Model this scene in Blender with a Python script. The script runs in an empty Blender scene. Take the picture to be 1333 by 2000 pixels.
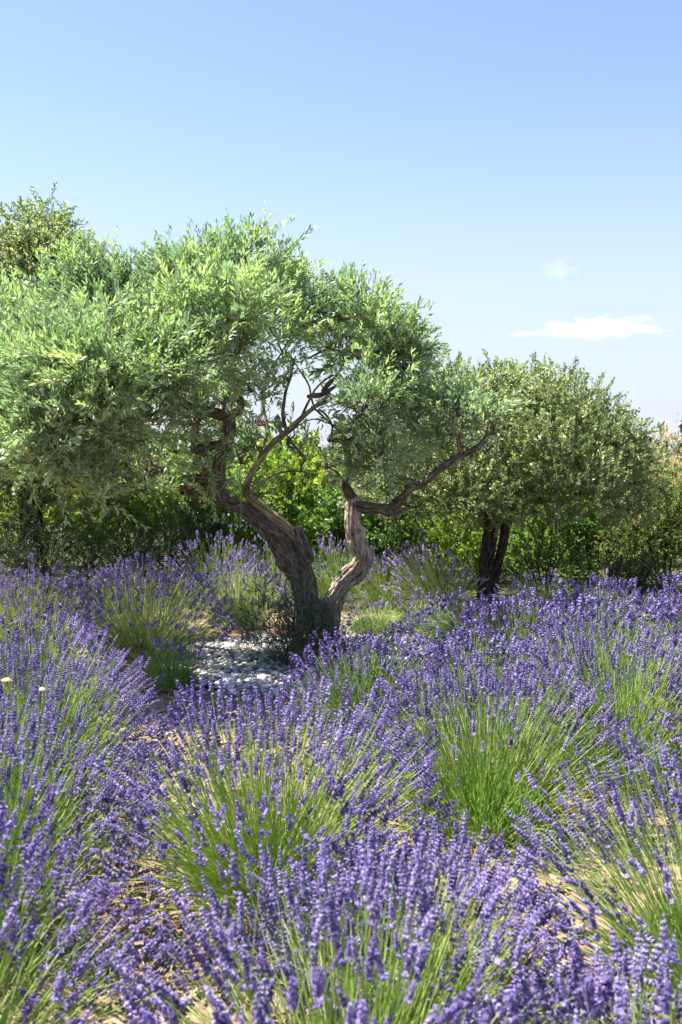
import bpy, math, random
import numpy as np
from mathutils import Vector, Matrix, noise as mnoise

RNG = np.random.default_rng(11)
random.seed(11)
R = math.radians
scene = bpy.context.scene
COL = scene.collection

# ------------------------------------------------------------------ camera
CAM_H = 1.6
F = 1944.0
PITCH = math.atan(100.0 / F)
cam_d = bpy.data.cameras.new('camera')
cam = bpy.data.objects.new('camera', cam_d); COL.objects.link(cam)
cam.location = (0, 0, CAM_H)
cam.rotation_euler = (R(90) - PITCH, 0, 0)
cam_d.sensor_fit = 'VERTICAL'; cam_d.sensor_height = 36.0; cam_d.sensor_width = 24.0
cam_d.lens = 35.0
cam_d.clip_start = 0.05; cam_d.clip_end = 6000
cam_d.dof.use_dof = True; cam_d.dof.focus_distance = 7.0; cam_d.dof.aperture_fstop = 5.0
scene.camera = cam

# ------------------------------------------------------------------ sky, sun, exposure
SUN_EL, SUN_AZ = 62.0, -70.0          # azimuth from +Y (straight ahead), negative = to the left
w = bpy.data.worlds.new('World'); scene.world = w; w.use_nodes = True
nt = w.node_tree; nt.nodes.clear()
sky = nt.nodes.new('ShaderNodeTexSky'); sky.sky_type = 'NISHITA'; sky.sun_disc = False
sky.sun_elevation = R(SUN_EL); sky.sun_rotation = R(SUN_AZ)
sky.altitude = 0; sky.air_density = 1.0; sky.dust_density = 0.05; sky.ozone_density = 3.0
bg = nt.nodes.new('ShaderNodeBackground'); bg.inputs['Strength'].default_value = 0.077
wo = nt.nodes.new('ShaderNodeOutputWorld')
wb = nt.nodes.new('ShaderNodeMix'); wb.data_type = 'RGBA'; wb.blend_type = 'MULTIPLY'; wb.inputs[0].default_value = 1
wb.inputs[7].default_value = (1.09, .945, .96, 1)
nt.links.new(sky.outputs[0], wb.inputs[6])
# pale summer haze low in the sky, all the way round
tcw = nt.nodes.new('ShaderNodeTexCoord'); sxw = nt.nodes.new('ShaderNodeSeparateXYZ'); nt.links.new(tcw.outputs['Generated'], sxw.inputs[0])
abz = nt.nodes.new('ShaderNodeMath'); abz.operation = 'ABSOLUTE'; nt.links.new(sxw.outputs['Z'], abz.inputs[0])
mrw = nt.nodes.new('ShaderNodeMapRange'); mrw.interpolation_type = 'SMOOTHSTEP'; mrw.inputs[1].default_value = 0; mrw.inputs[2].default_value = .36
mrw.inputs[3].default_value = .92; mrw.inputs[4].default_value = 0
nt.links.new(abz.outputs[0], mrw.inputs[0])
hz = nt.nodes.new('ShaderNodeMix'); hz.data_type = 'RGBA'; hz.inputs[7].default_value = (2.92, 3.2, 3.75, 1)
nt.links.new(mrw.outputs[0], hz.inputs[0]); nt.links.new(wb.outputs[2], hz.inputs[6]); nt.links.new(hz.outputs[2], bg.inputs[0]); nt.links.new(bg.outputs[0], wo.inputs[0])
sd = bpy.data.lights.new('sun', 'SUN'); sd.energy = 5.0; sd.angle = R(0.55); sd.color = (1.0, 0.95, 0.87)
sun = bpy.data.objects.new('sun', sd); COL.objects.link(sun)
_e, _a = R(SUN_EL), R(SUN_AZ)
SUN_DIR = Vector((math.sin(_a) * math.cos(_e), math.cos(_a) * math.cos(_e), math.sin(_e)))
sun.rotation_euler = SUN_DIR.to_track_quat('Z', 'Y').to_euler()
sun.location = (-8, 6, 14)
scene.view_settings.view_transform = 'Standard'; scene.view_settings.look = 'None'
scene.view_settings.gamma = 1.0; scene.view_settings.use_curve_mapping = False
scene.view_settings.exposure = 1.72
scene.cycles.max_bounces = 8; scene.cycles.transparent_max_bounces = 8
scene.cycles.transmission_bounces = 6; scene.cycles.diffuse_bounces = 4
scene.cycles.volume_bounces = 2

# ------------------------------------------------------------------ helpers
def at(px, py, d):
    """A point of the place: d metres ahead of the camera stand, seen along the photo direction (px, py)."""
    x = (px - 666.5) / F; z = (1000 - py) / F
    c, s = math.cos(PITCH), math.sin(PITCH)
    k = d / (c + z * s)
    return Vector((x * k, d, CAM_H + (z * c - s) * k))

def mesh_obj(name, chunks, mats, parent=None, kind=None, smooth=False):
    """chunks: (verts Nx3, faces KxM, tint K, material index) joined to one mesh; tint is a face attribute."""
    Vs, Ls, Ns, Ts, Ms = [], [], [], [], []
    off = 0
    for V, Fc, T, mi in chunks:
        Vs.append(V); Ls.append((Fc + off).ravel()); Ns.append(np.full(len(Fc), Fc.shape[1], np.int32))
        Ts.append(np.broadcast_to(np.asarray(T, np.float32), (len(Fc),))); Ms.append(np.full(len(Fc), mi, np.int32))
        off += len(V)
    V = np.concatenate(Vs).astype(np.float32); L = np.concatenate(Ls).astype(np.int32)
    N = np.concatenate(Ns); T = np.concatenate(Ts); M = np.concatenate(Ms)
    me = bpy.data.meshes.new(name)
    me.vertices.add(len(V)); me.vertices.foreach_set('co', V.ravel())
    me.loops.add(len(L)); me.loops.foreach_set('vertex_index', L)
    me.polygons.add(len(N))
    st = np.zeros(len(N), np.int32); st[1:] = np.cumsum(N)[:-1]
    me.polygons.foreach_set('loop_start', st)
    for m in (mats if isinstance(mats, (list, tuple)) else [mats]): me.materials.append(m)
    me.polygons.foreach_set('material_index', M)
    me.polygons.foreach_set('use_smooth', np.full(len(N), smooth))
    a = me.attributes.new('tint', 'FLOAT', 'FACE'); a.data.foreach_set('value', T.astype(np.float32))
    me.update(calc_edges=True)
    o = bpy.data.objects.new(name, me); COL.objects.link(o)
    if parent is not None: o.parent = parent
    if kind: o['kind'] = kind
    return o

def thing(name, loc, label, cat, group=None):
    o = bpy.data.objects.new(name, None); COL.objects.link(o)
    o.empty_display_size = 0.1; o.location = loc
    return tag(o, label, cat, group)

def tag(o, label=None, cat=None, group=None, kind=None):
    if label: o['label'] = label
    if cat: o['category'] = cat
    if group: o['group'] = group
    if kind: o['kind'] = kind
    return o

def unit(v):
    v = np.asarray(v, float)
    return v / np.maximum(np.linalg.norm(v, axis=-1, keepdims=True), 1e-9)

def frames(dirs, roll=None, rng=RNG):
    """Rotation matrices (N,3,3) whose columns are x, y, z axes, z along dirs."""
    z = unit(dirs); n = len(z)
    ref = np.where(np.abs(z[:, 2:3]) > 0.95, np.array([[1., 0, 0]]), np.array([[0, 0, 1.]]))
    x = unit(np.cross(ref, z)); y = np.cross(z, x)
    if roll is None: roll = rng.uniform(0, 2 * math.pi, n)
    c, s = np.cos(roll)[:, None], np.sin(roll)[:, None]
    x2 = x * c + y * s; y2 = np.cross(z, x2)
    return np.stack([x2, y2, z], axis=2)

def stamp(tV, tF, tT, M, Lc, S, tint, mi=0, spread=0.0):
    """Copies of a template at N frames; S scalar or (N,) scale."""
    N = len(Lc); n = len(tV)
    S = np.broadcast_to(np.asarray(S, float), (N,))
    V = np.einsum('nij,kj->nki', M, tV) * S[:, None, None] + Lc[:, None, :]
    Fc = tF[None] + (np.arange(N) * n)[:, None, None]
    T = np.asarray(tT)[None, :] * spread + np.asarray(tint)[:, None] if spread else np.repeat(np.asarray(tint)[:, None], len(tF), 1)
    return (V.reshape(-1, 3), Fc.reshape(-1, tF.shape[1]), np.clip(T, 0, 1).ravel(), mi)

def tubes(C, rad, sides=3, tint=0.5, mi=0):
    """C (N,K,3) centre lines, rad (N,K)."""
    N, K, _ = C.shape
    d = unit(C[:, -1] - C[:, 0]); Fm = frames(d)
    ang = np.arange(sides) * 2 * math.pi / sides
    ring = Fm[:, :, 0][:, None, :] * np.cos(ang)[None, :, None] + Fm[:, :, 1][:, None, :] * np.sin(ang)[None, :, None]
    V = C[:, :, None, :] + ring[:, None, :, :] * rad[:, :, None, None]
    i = np.arange(K - 1)[:, None] * sides; j = np.arange(sides)[None, :]; j2 = (j + 1) % sides
    q = np.stack([i + j, i + j2, i + sides + j2, i + sides + j], -1).reshape(-1, 4)
    Fc = q[None] + (np.arange(N) * K * sides)[:, None, None]
    T = np.repeat(np.broadcast_to(np.asarray(tint, float), (N,))[:, None], len(q), 1)
    return (V.reshape(-1, 3), Fc.reshape(-1, 4), T.ravel(), mi)

def catmull(P, step):
    P = [np.array(p, float) for p in P]
    P = [2 * P[0] - P[1]] + P + [2 * P[-1] - P[-2]]
    out = []
    for k in range(1, len(P) - 2):
        n = max(2, int(np.linalg.norm(P[k + 1][:3] - P[k][:3]) / step))
        for t in np.linspace(0, 1, n, endpoint=False):
            a, b, c, d = P[k - 1], P[k], P[k + 1], P[k + 2]
            out.append(0.5 * ((2 * b) + (c - a) * t + (2 * a - 5 * b + 4 * c - d) * t * t + (3 * b - a - 3 * c + d) * t ** 3))
    out.append(P[-2])
    return np.array(out)

def limb(name, pts, mat, parent, step=0.03, sides=12, ridge=0.08, bulge=(), wob=0.0, seed=0, cap=True, cap_mat=None, ridges=5):
    """A woody tube through pts (x, y, z, r) with lengthwise ridges and burls; keeps its own grain coordinates."""
    C = catmull(pts, step); K = len(C)
    P, r = C[:, :3], np.maximum(C[:, 3], 0.002)
    if wob:
        for k in range(1, K):
            v = mnoise.noise_vector(Vector(P[k] * 7) + Vector((seed * 3.1, 0, 0)))
            P[k] += np.array(v) * wob * min(1, k / 4)
    T = unit(np.gradient(P, axis=0))
    x = np.cross(T[0], [0, 0.3, 1.0]); x /= np.linalg.norm(x)
    V = []; G = []
    s = 0.0
    for k in range(K):
        x = x - T[k] * np.dot(x, T[k]); x /= np.linalg.norm(x); y = np.cross(T[k], x)
        if k: s += np.linalg.norm(P[k] - P[k - 1])
        for j in range(sides):
            a = 2 * math.pi * j / sides + s * .35
            dr = x * math.cos(a) + y * math.sin(a)
            ca, sa = math.cos(a), math.sin(a)
            h = mnoise.noise(Vector((ca * ridges * .5, sa * ridges * .5, s * 1.6 + seed * 7.3)))
            h2 = mnoise.noise(Vector((ca * ridges * 1.6, sa * ridges * 1.6, s * 5 + seed * 3.7)))
            h3 = mnoise.noise(Vector((ca * 2 + seed, sa * 2, s * 9)))
            rr = r[k] * (1 + ridge * (1.0 * h + .5 * h2 - 1.5 * max(0, 1 - abs(h) * 7) * (.6 + h3)) + ridge * .8 * h3)
            for (bs, ba, bh, bw) in bulge:
                da = (a - ba + math.pi) % (2 * math.pi) - math.pi
                rr += bh * math.exp(-((s - bs) / bw) ** 2 - (da * r[k] / bw) ** 2)
            V.append(P[k] + dr * rr); G.append((ca * r[k], sa * r[k], s))
    V = np.array(V)
    i = np.arange(K - 1)[:, None] * sides; j = np.arange(sides)[None, :]; j2 = (j + 1) % sides
    q = np.stack([i + j, i + j2, i + sides + j2, i + sides + j], -1).reshape(-1, 4)
    ch = [(V, q, 0.5, 0)]
    mats = [mat]
    if cap:
        c0 = V[-sides:]; cc = c0.mean(0)[None] - T[-1][None] * r[-1] * 0.15
        Vc = np.concatenate([c0, cc]); fc = np.array([[k2, (k2 + 1) % sides, sides] for k2 in range(sides)])
        ch.append((Vc, fc, 0.5, 1 if cap_mat else 0))
        if cap_mat: mats.append(cap_mat)
    o = mesh_obj(name, ch, mats, parent, smooth=True)
    ga = np.zeros((len(o.data.vertices), 3), np.float32); ga[:len(G)] = G
    if cap: ga[len(G):] = ga[len(G) - 1]
    at_ = o.data.attributes.new('grain', 'FLOAT_VECTOR', 'POINT'); at_.data.foreach_set('vector', ga.ravel())
    return o

# ------------------------------------------------------------------ materials
def node_mat(name):
    m = bpy.data.materials.new(name); m.use_nodes = True
    t = m.node_tree; t.nodes.clear()
    out = t.nodes.new('ShaderNodeOutputMaterial')
    return m, t, out

def ramp(t, stops, fac):
    r = t.nodes.new('ShaderNodeValToRGB'); e = r.color_ramp.elements
    while len(e) < len(stops): e.new(0.5)
    for k, (p, c) in enumerate(stops): e[k].position = p; e[k].color = (*c, 1)
    t.links.new(fac, r.inputs[0]); return r

def foliage_mat(name, stops, trans=0.35, rough=0.5, spec=0.4, tboost=1.5, under=None, nscale=0.0):
    m, t, out = node_mat(name)
    at_ = t.nodes.new('ShaderNodeAttribute'); at_.attribute_name = 'tint'
    rp = ramp(t, stops, at_.outputs['Fac'])
    col = rp.outputs[0]
    if nscale:
        tc = t.nodes.new('ShaderNodeTexCoord'); nz = t.nodes.new('ShaderNodeTexNoise'); nz.inputs['Scale'].default_value = nscale
        t.links.new(tc.outputs['Object'], nz.inputs['Vector'])
        hs = t.nodes.new('ShaderNodeHueSaturation')
        mr = t.nodes.new('ShaderNodeMapRange'); mr.inputs[1].default_value = .3; mr.inputs[2].default_value = .7
        mr.inputs[3].default_value = .75; mr.inputs[4].default_value = 1.25
        t.links.new(nz.outputs[0], mr.inputs[0]); t.links.new(mr.outputs[0], hs.inputs['Value']); t.links.new(col, hs.inputs['Color'])
        col = hs.outputs[0]
    if under:
        geo = t.nodes.new('ShaderNodeNewGeometry')
        mx = t.nodes.new('ShaderNodeMix'); mx.data_type = 'RGBA'
        t.links.new(geo.outputs['Backfacing'], mx.inputs[0]); t.links.new(col, mx.inputs[6]); mx.inputs[7].default_value = (*under, 1)
        base = mx.outputs[2]
    else: base = col
    p = t.nodes.new('ShaderNodeBsdfPrincipled'); p.inputs['Roughness'].default_value = rough
    p.inputs['Specular IOR Level'].default_value = spec
    t.links.new(base, p.inputs['Base Color'])
    tr = t.nodes.new('ShaderNodeBsdfTranslucent')
    g = t.nodes.new('ShaderNodeHueSaturation'); g.inputs['Value'].default_value = tboost; g.inputs['Saturation'].default_value = 1.1
    t.links.new(col, g.inputs['Color']); t.links.new(g.outputs[0], tr.inputs['Color'])
    mix = t.nodes.new('ShaderNodeMixShader'); mix.inputs[0].default_value = trans
    t.links.new(p.outputs[0], mix.inputs[1]); t.links.new(tr.outputs[0], mix.inputs[2])
    t.links.new(mix.outputs[0], out.inputs[0])
    return m

def bark_mat(name, dark, mid, light, scale=1.0, bump=0.6, stretch=0.15, lo=.36, hi=.64):
    m, t, out = node_mat(name)
    at_ = t.nodes.new('ShaderNodeAttribute'); at_.attribute_name = 'grain'
    mp = t.nodes.new('ShaderNodeMapping'); mp.inputs['Scale'].default_value = (1, 1, stretch)
    t.links.new(at_.outputs['Vector'], mp.inputs[0])
    n1 = t.nodes.new('ShaderNodeTexNoise'); n1.inputs['Scale'].default_value = 75 * scale; n1.inputs['Detail'].default_value = 8; n1.inputs['Distortion'].default_value = 0.6
    n2 = t.nodes.new('ShaderNodeTexNoise'); n2.inputs['Scale'].default_value = 14 * scale; n2.inputs['Detail'].default_value = 4
    vo = t.nodes.new('ShaderNodeTexVoronoi'); vo.feature = 'DISTANCE_TO_EDGE'; vo.inputs['Scale'].default_value = 55 * scale
    for n in (n1, vo): t.links.new(mp.outputs[0], n.inputs['Vector'])
    t.links.new(at_.outputs['Vector'], n2.inputs['Vector'])
    r1 = ramp(t, [(lo, dark), (.5, mid), (hi, light)], n1.outputs[0])
    r2 = ramp(t, [(0.3, (0.7, 0.66, 0.62)), (0.7, (1.2, 1.18, 1.15))], n2.outputs[0])
    mu = t.nodes.new('ShaderNodeMix'); mu.data_type = 'RGBA'; mu.blend_type = 'MULTIPLY'; mu.inputs[0].default_value = 1
    t.links.new(r1.outputs[0], mu.inputs[6]); t.links.new(r2.outputs[0], mu.inputs[7])
    p = t.nodes.new('ShaderNodeBsdfPrincipled'); p.inputs['Roughness'].default_value = 0.9; p.inputs['Specular IOR Level'].default_value = 0.15
    t.links.new(mu.outputs[2], p.inputs['Base Color'])
    ad = t.nodes.new('ShaderNodeMath'); ad.operation = 'MULTIPLY_ADD'; ad.inputs[1].default_value = 1.4
    mn = t.nodes.new('ShaderNodeMath'); mn.operation = 'MINIMUM'; mn.inputs[1].default_value = 0.22
    t.links.new(vo.outputs['Distance'], mn.inputs[0]); t.links.new(mn.outputs[0], ad.inputs[0]); t.links.new(n1.outputs[0], ad.inputs[2])
    b = t.nodes.new('ShaderNodeBump'); b.inputs['Strength'].default_value = bump; b.inputs['Distance'].default_value = 0.03
    t.links.new(ad.outputs[0], b.inputs['Height']); t.links.new(b.outputs[0], p.inputs['Normal'])
    t.links.new(p.outputs[0], out.inputs[0])
    return m

def plain_mat(name, stops, scale=20, rough=0.85, bump=0.3, bdist=0.01, detail=8, tint=False):
    m, t, out = node_mat(name)
    tc = t.nodes.new('ShaderNodeTexCoord')
    n1 = t.nodes.new('ShaderNodeTexNoise'); n1.inputs['Scale'].default_value = scale; n1.inputs['Detail'].default_value = detail
    t.links.new(tc.outputs['Object'], n1.inputs['Vector'])
    if tint:
        at_ = t.nodes.new('ShaderNodeAttribute'); at_.attribute_name = 'tint'; fac = at_.outputs['Fac']
    else: fac = n1.outputs[0]
    r1 = ramp(t, stops, fac)
    p = t.nodes.new('ShaderNodeBsdfPrincipled'); p.inputs['Roughness'].default_value = rough; p.inputs['Specular IOR Level'].default_value = 0.25
    t.links.new(r1.outputs[0], p.inputs['Base Color'])
    b = t.nodes.new('ShaderNodeBump'); b.inputs['Strength'].default_value = bump; b.inputs['Distance'].default_value = bdist
    t.links.new(n1.outputs[0], b.inputs['Height']); t.links.new(b.outputs[0], p.inputs['Normal'])
    t.links.new(p.outputs[0], out.inputs[0])
    return m

M = {}
M['olive_leaf'] = foliage_mat('olive_leaf', [(0, (.072, .122, .055)), (.4, (.155, .25, .10)), (.7, (.255, .375, .13)), (1, (.40, .50, .17))], .45, .36, .6, 1.6, under=(.37, .43, .29))
M['olive_bark'] = bark_mat('olive_bark', (.035, .03, .025), (.15, .13, .105), (.30, .27, .225), 1.2, 1.0, .13, .33, .68)
M['pale_bark'] = bark_mat('pale_bark', (.09, .07, .05), (.34, .28, .21), (.52, .45, .35), 0.6, 1.0, .3, .27, .62)
M['green_bark'] = bark_mat('green_bark', (.10, .09, .05), (.21, .19, .115), (.32, .29, .19), 0.7, 0.25)
M['twig_bark'] = bark_mat('twig_bark', (.06, .045, .032), (.15, .115, .08), (.26, .21, .15), 1.0, 0.4)
M['dark_bark'] = bark_mat('dark_bark', (.016, .013, .011), (.055, .045, .038), (.13, .11, .09), 1.0, 0.9)
M['cut_wood'] = plain_mat('cut_wood', [(.3, (.16, .13, .10)), (.7, (.36, .31, .25))], 30)
M['oak_leaf'] = foliage_mat('oak_leaf', [(0, (.04, .07, .025)), (.45, (.10, .155, .05)), (.75, (.20, .26, .085)), (1, (.40, .46, .19))], .45, .4, .45, 1.6, under=(.17, .20, .12))
M['lime_leaf'] = foliage_mat('lime_leaf', [(0, (.06, .12, .018)), (.5, (.15, .24, .04)), (1, (.33, .39, .08))], .4, .5, .3, 1.7)
M['green_leaf'] = foliage_mat('green_leaf', [(0, (.03, .075, .015)), (.5, (.07, .14, .025)), (1, (.16, .25, .05))], .35, .45, .4, 1.6)
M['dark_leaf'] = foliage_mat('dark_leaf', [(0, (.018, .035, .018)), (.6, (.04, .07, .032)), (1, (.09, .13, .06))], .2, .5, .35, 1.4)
M['red_leaf'] = foliage_mat('red_leaf', [(0, (.06, .11, .025)), (.6, (.16, .25, .06)), (.84, (.28, .30, .09)), (1, (.55, .34, .22))], .35, .5, .3, 1.5)
M['pale_leaf'] = foliage_mat('pale_leaf', [(0, (.07, .12, .03)), (.5, (.18, .24, .09)), (.75, (.45, .40, .26)), (1, (.70, .58, .45))], .35, .5, .3, 1.3)
M['grey_leaf'] = foliage_mat('grey_leaf', [(0, (.07, .10, .055)), (.6, (.13, .18, .09)), (1, (.24, .30, .15))], .3, .6, .25, 1.4)
M['conifer_leaf'] = foliage_mat('conifer_leaf', [(0, (.02, .05, .045)), (1, (.06, .11, .09))], .15, .6, .25, 1.3)
M['sucker_leaf'] = foliage_mat('sucker_leaf', [(0, (.03, .06, .028)), (.6, (.07, .115, .05)), (1, (.17, .23, .11))], .28, .45, .4, 1.5, under=(.11, .16, .09))
M['white_petal'] = foliage_mat('white_petal', [(0, (.62, .66, .60)), (1, (.85, .86, .80))], .3, .6, .2, 1.05)
M['lav_stem'] = foliage_mat('lav_stem', [(0, (.16, .27, .05)), (.5, (.32, .45, .10)), (.8, (.44, .53, .19)), (1, (.60, .58, .34))], .4, .55, .3, 1.3)
M['lav_leaf'] = foliage_mat('lav_leaf', [(0, (.09, .18, .03)), (.5, (.23, .37, .08)), (1, (.40, .52, .17))], .3, .6, .25, 1.4)
M['lav_grey'] = foliage_mat('lav_grey', [(0, (.10, .15, .06)), (.5, (.22, .30, .12)), (1, (.38, .44, .22))], .3, .6, .25, 1.3)
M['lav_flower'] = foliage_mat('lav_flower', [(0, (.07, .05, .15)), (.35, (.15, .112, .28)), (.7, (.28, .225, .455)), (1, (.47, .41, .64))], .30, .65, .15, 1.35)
M['lav_pale'] = foliage_mat('lav_pale', [(0, (.15, .12, .25)), (.5, (.27, .21, .42)), (1, (.46, .38, .58))], .30, .65, .15, 1.3)
M['dry'] = foliage_mat('dry', [(0, (.35, .25, .13)), (1, (.62, .50, .32))], .3, .7, .2, 1.2)
M['soil'] = plain_mat('soil', [(.30, (.10, .068, .042)), (.5, (.23, .165, .105)), (.68, (.38, .29, .20))], 14, .95, .8, .03, 12)
M['chip'] = plain_mat('chip', [(0, (.12, .075, .045)), (.5, (.30, .215, .14)), (1, (.50, .40, .29))], 60, .9, .4, .004, 6, tint=True)
M['pebble'] = plain_mat('pebble', [(0, (.20, .18, .15)), (.3, (.38, .33, .26)), (.42, (.40, .41, .42)), (.8, (.64, .63, .60)), (1, (.80, .79, .76))], 60, .75, .15, .003, 6, tint=True)
M['earth_rim'] = plain_mat('earth_rim', [(.3, (.16, .085, .05)), (.55, (.33, .19, .12)), (.75, (.48, .31, .21))], 14, .9, .7, .02)

# ------------------------------------------------------------------ ground
def ground_z(x, y):
    return 0.0
def litter(m):
    # beyond the beds the soil is covered by dark leaf litter and creeping green
    t = m.node_tree; p = [n for n in t.nodes if n.type == 'BSDF_PRINCIPLED'][0]
    src = p.inputs['Base Color'].links[0].from_socket
    tc = t.nodes.new('ShaderNodeTexCoord'); sx = t.nodes.new('ShaderNodeSeparateXYZ'); t.links.new(tc.outputs['Object'], sx.inputs[0])
    nz = t.nodes.new('ShaderNodeTexNoise'); nz.inputs['Scale'].default_value = 1.5; t.links.new(tc.outputs['Object'], nz.inputs['Vector'])
    a = t.nodes.new('ShaderNodeMath'); a.operation = 'MULTIPLY_ADD'; a.inputs[1].default_value = 3.0
    t.links.new(nz.outputs[0], a.inputs[0]); t.links.new(sx.outputs['Y'], a.inputs[2])
    mr = t.nodes.new('ShaderNodeMapRange'); mr.inputs[1].default_value = 11.6; mr.inputs[2].default_value = 12.6
    t.links.new(a.outputs[0], mr.inputs[0])
    mx = t.nodes.new('ShaderNodeMix'); mx.data_type = 'RGBA'; mx.inputs[7].default_value = (.055, .062, .025, 1)
    t.links.new(mr.outputs[0], mx.inputs[0]); t.links.new(src, mx.inputs[6]); t.links.new(mx.outputs[2], p.inputs['Base Color'])
litter(M['soil'])
def make_ground():
    n = 131
    u = np.linspace(-1, 1, n)
    g = np.sign(u) * (np.abs(u) * 9 + np.abs(u) ** 9 * 900)
    X, Y = np.meshgrid(g, g + 6)
    Z = np.zeros_like(X)
    near = (np.abs(X) < 12) & (np.abs(Y - 6) < 12)
    for k in np.argwhere(near):
        v = Vector((X[k[0], k[1]], Y[k[0], k[1]], 0))
        Z[k[0], k[1]] = 0.03 * mnoise.noise(v * 1.3) + 0.02 * mnoise.noise(v * 5) + 0.012 * mnoise.noise(v * 14)
    V = np.stack([X, Y, Z], -1).reshape(-1, 3)
    i = np.arange(n - 1)[:, None] * n; j = np.arange(n - 1)[None]
    q = np.stack([i + j, i + j + 1, i + n + j + 1, i + n + j], -1).reshape(-1, 4)
    o = mesh_obj('ground', [(V, q, .5, 0)], M['soil'], kind='structure', smooth=True)
    # mulch and clods lying on the bare paths between the bushes
    N = 4200
    P = np.stack([RNG.uniform(-1.8, 2.6, N), 1.7 + RNG.uniform(0, 1, N) ** 1.3 * 7, RNG.uniform(.004, .03, N)], -1)
    tV = np.array([[-.5, -.3, 0], [.55, -.25, .05], [.45, .35, 0], [-.5, .3, .04], [-.35, -.18, .22], [.35, -.12, .27], [.3, .22, .22], [-.3, .2, .25]])
    tF = np.array([[0, 1, 5, 4], [1, 2, 6, 5], [2, 3, 7, 6], [3, 0, 4, 7], [4, 5, 6, 7]])
    d = unit(np.stack([RNG.normal(0, .3, N), RNG.normal(0, .3, N), np.ones(N)], -1))
    c = stamp(tV, tF, np.zeros(5), frames(d), P, RNG.uniform(.012, .04, N) * (1 + (RNG.random(N) > .96)), RNG.random(N))
    o = mesh_obj('mulch', [c], M['chip'], kind='stuff')
    tag(o, 'tan wood mulch and dry clods lying between the lavender bushes', 'mulch')
make_ground()
def straw():
    n = 1300
    P = np.stack([RNG.uniform(-1.8, 2.6, n), 1.9 + RNG.uniform(0, 1, n) ** 1.2 * 7, RNG.uniform(.02, .06, n)], -1)
    a = RNG.uniform(0, 6.28, n); L = RNG.uniform(.04, .16, n)
    e = np.stack([np.cos(a) * L, np.sin(a) * L, RNG.uniform(-.01, .03, n)], -1)
    C = np.stack([P - e, P + RNG.normal(0, .008, (n, 3)), P + e], 1)
    o = mesh_obj('dry_straw', [tubes(C, np.full((n, 3), .0016), 3, RNG.uniform(.2, 1, n))], M['dry'], kind='stuff')
    tag(o, 'fallen dry lavender stalks scattered on the soil', 'straw')
straw()

# ------------------------------------------------------------------ leaf and sprig templates
def leaf_quads(L, W, fold=.25, curl=0.0):
    """A lance-shaped leaf along +z, two folded quads."""
    V = np.array([[0, 0, 0], [W, fold * W, .33 * L], [W * .75, fold * W - curl * L * .5, .7 * L], [0, -curl * L, L],
                  [-W * .75, fold * W - curl * L * .5, .7 * L], [-W, fold * W, .33 * L]])
    return V, np.array([[0, 1, 2, 3], [0, 3, 4, 5]])
def leaf_tri(L, W, fold=.25):
    V = np.array([[0, 0, 0], [W, fold * W, .5 * L], [0, 0, L], [-W, fold * W, .5 * L]])
    return V, np.array([[0, 1, 2], [0, 2, 3]])

def sprig(length, nl, ll, lw, ang=45, quads=True, bend=.2, opposite=True, start=.12, seed=0, rad=.002, sides=3, seg=3):
    """A twig along +z with leaves; returns (leafV, leafF, leafT, stemV, stemF)."""
    rg = np.random.default_rng(seed)
    K = seg; t = np.linspace(0, 1, K)
    bx, by = rg.normal(0, bend, 2)
    C = np.stack([bx * length * t ** 2, by * length * t ** 2, length * t], -1)
    st = tubes(C[None], np.linspace(rad, rad * .4, K)[None], sides)
    lv, lf, lt = [], [], []
    off = 0
    for k in range(nl):
        s = start + (1 - start) * (k // (2 if opposite else 1)) / max(1, (nl - 1) // (2 if opposite else 1))
        p = np.array([np.interp(s, t, C[:, a]) for a in range(3)])
        phi = (k % 2) * math.pi + (k // 2) * math.pi / 2 if opposite else k * 2.4
        phi += rg.normal(0, .35)
        th = R(ang + rg.normal(0, 14)) * (1 - .45 * s)
        d = np.array([math.sin(th) * math.cos(phi), math.sin(th) * math.sin(phi), math.cos(th)])
        sc = rg.uniform(.75, 1.15) * (1 - .3 * max(0, s - .8) * 5 * .5)
        V, Fc = (leaf_quads if quads else leaf_tri)(ll * sc, lw * sc)
        # roll so that the leaf's upper face looks toward the tip of the twig
        up = np.array([0, 0, 1.0]) + rg.normal(0, .45, 3)
        y = up - d * np.dot(up, d); y /= np.linalg.norm(y); x = np.cross(y, d)
        Mx = np.stack([x, y, d], 1)
        lv.append(V @ Mx.T + p); lf.append(Fc + off); off += len(V); lt += [rg.uniform(-.5, .5)] * len(Fc)
    return np.concatenate(lv), np.concatenate(lf), np.array(lt), st[0], st[1]

def place_sprigs(tpls, P, D, S, tint, rng, spread=.35):
    ch = []
    idx = rng.integers(0, len(tpls), len(P))
    for k, tp in enumerate(tpls):
        m = idx == k
        if not m.any(): continue
        Fm = frames(D[m], rng=rng)
        ch.append(stamp(tp[0], tp[1], tp[2], Fm, P[m], S[m], tint[m], 0, spread))
        ch.append(stamp(tp[3], tp[4], np.zeros(len(tp[4])), Fm, P[m], S[m], tint[m], 1))
    return ch

def sphere_dirs(n, rng, zmin=-1.0):
    z = rng.uniform(zmin, 1, n); a = rng.uniform(0, 2 * math.pi, n); r = np.sqrt(1 - z * z)
    return np.stack([r * np.cos(a), r * np.sin(a), z], -1)

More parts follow.
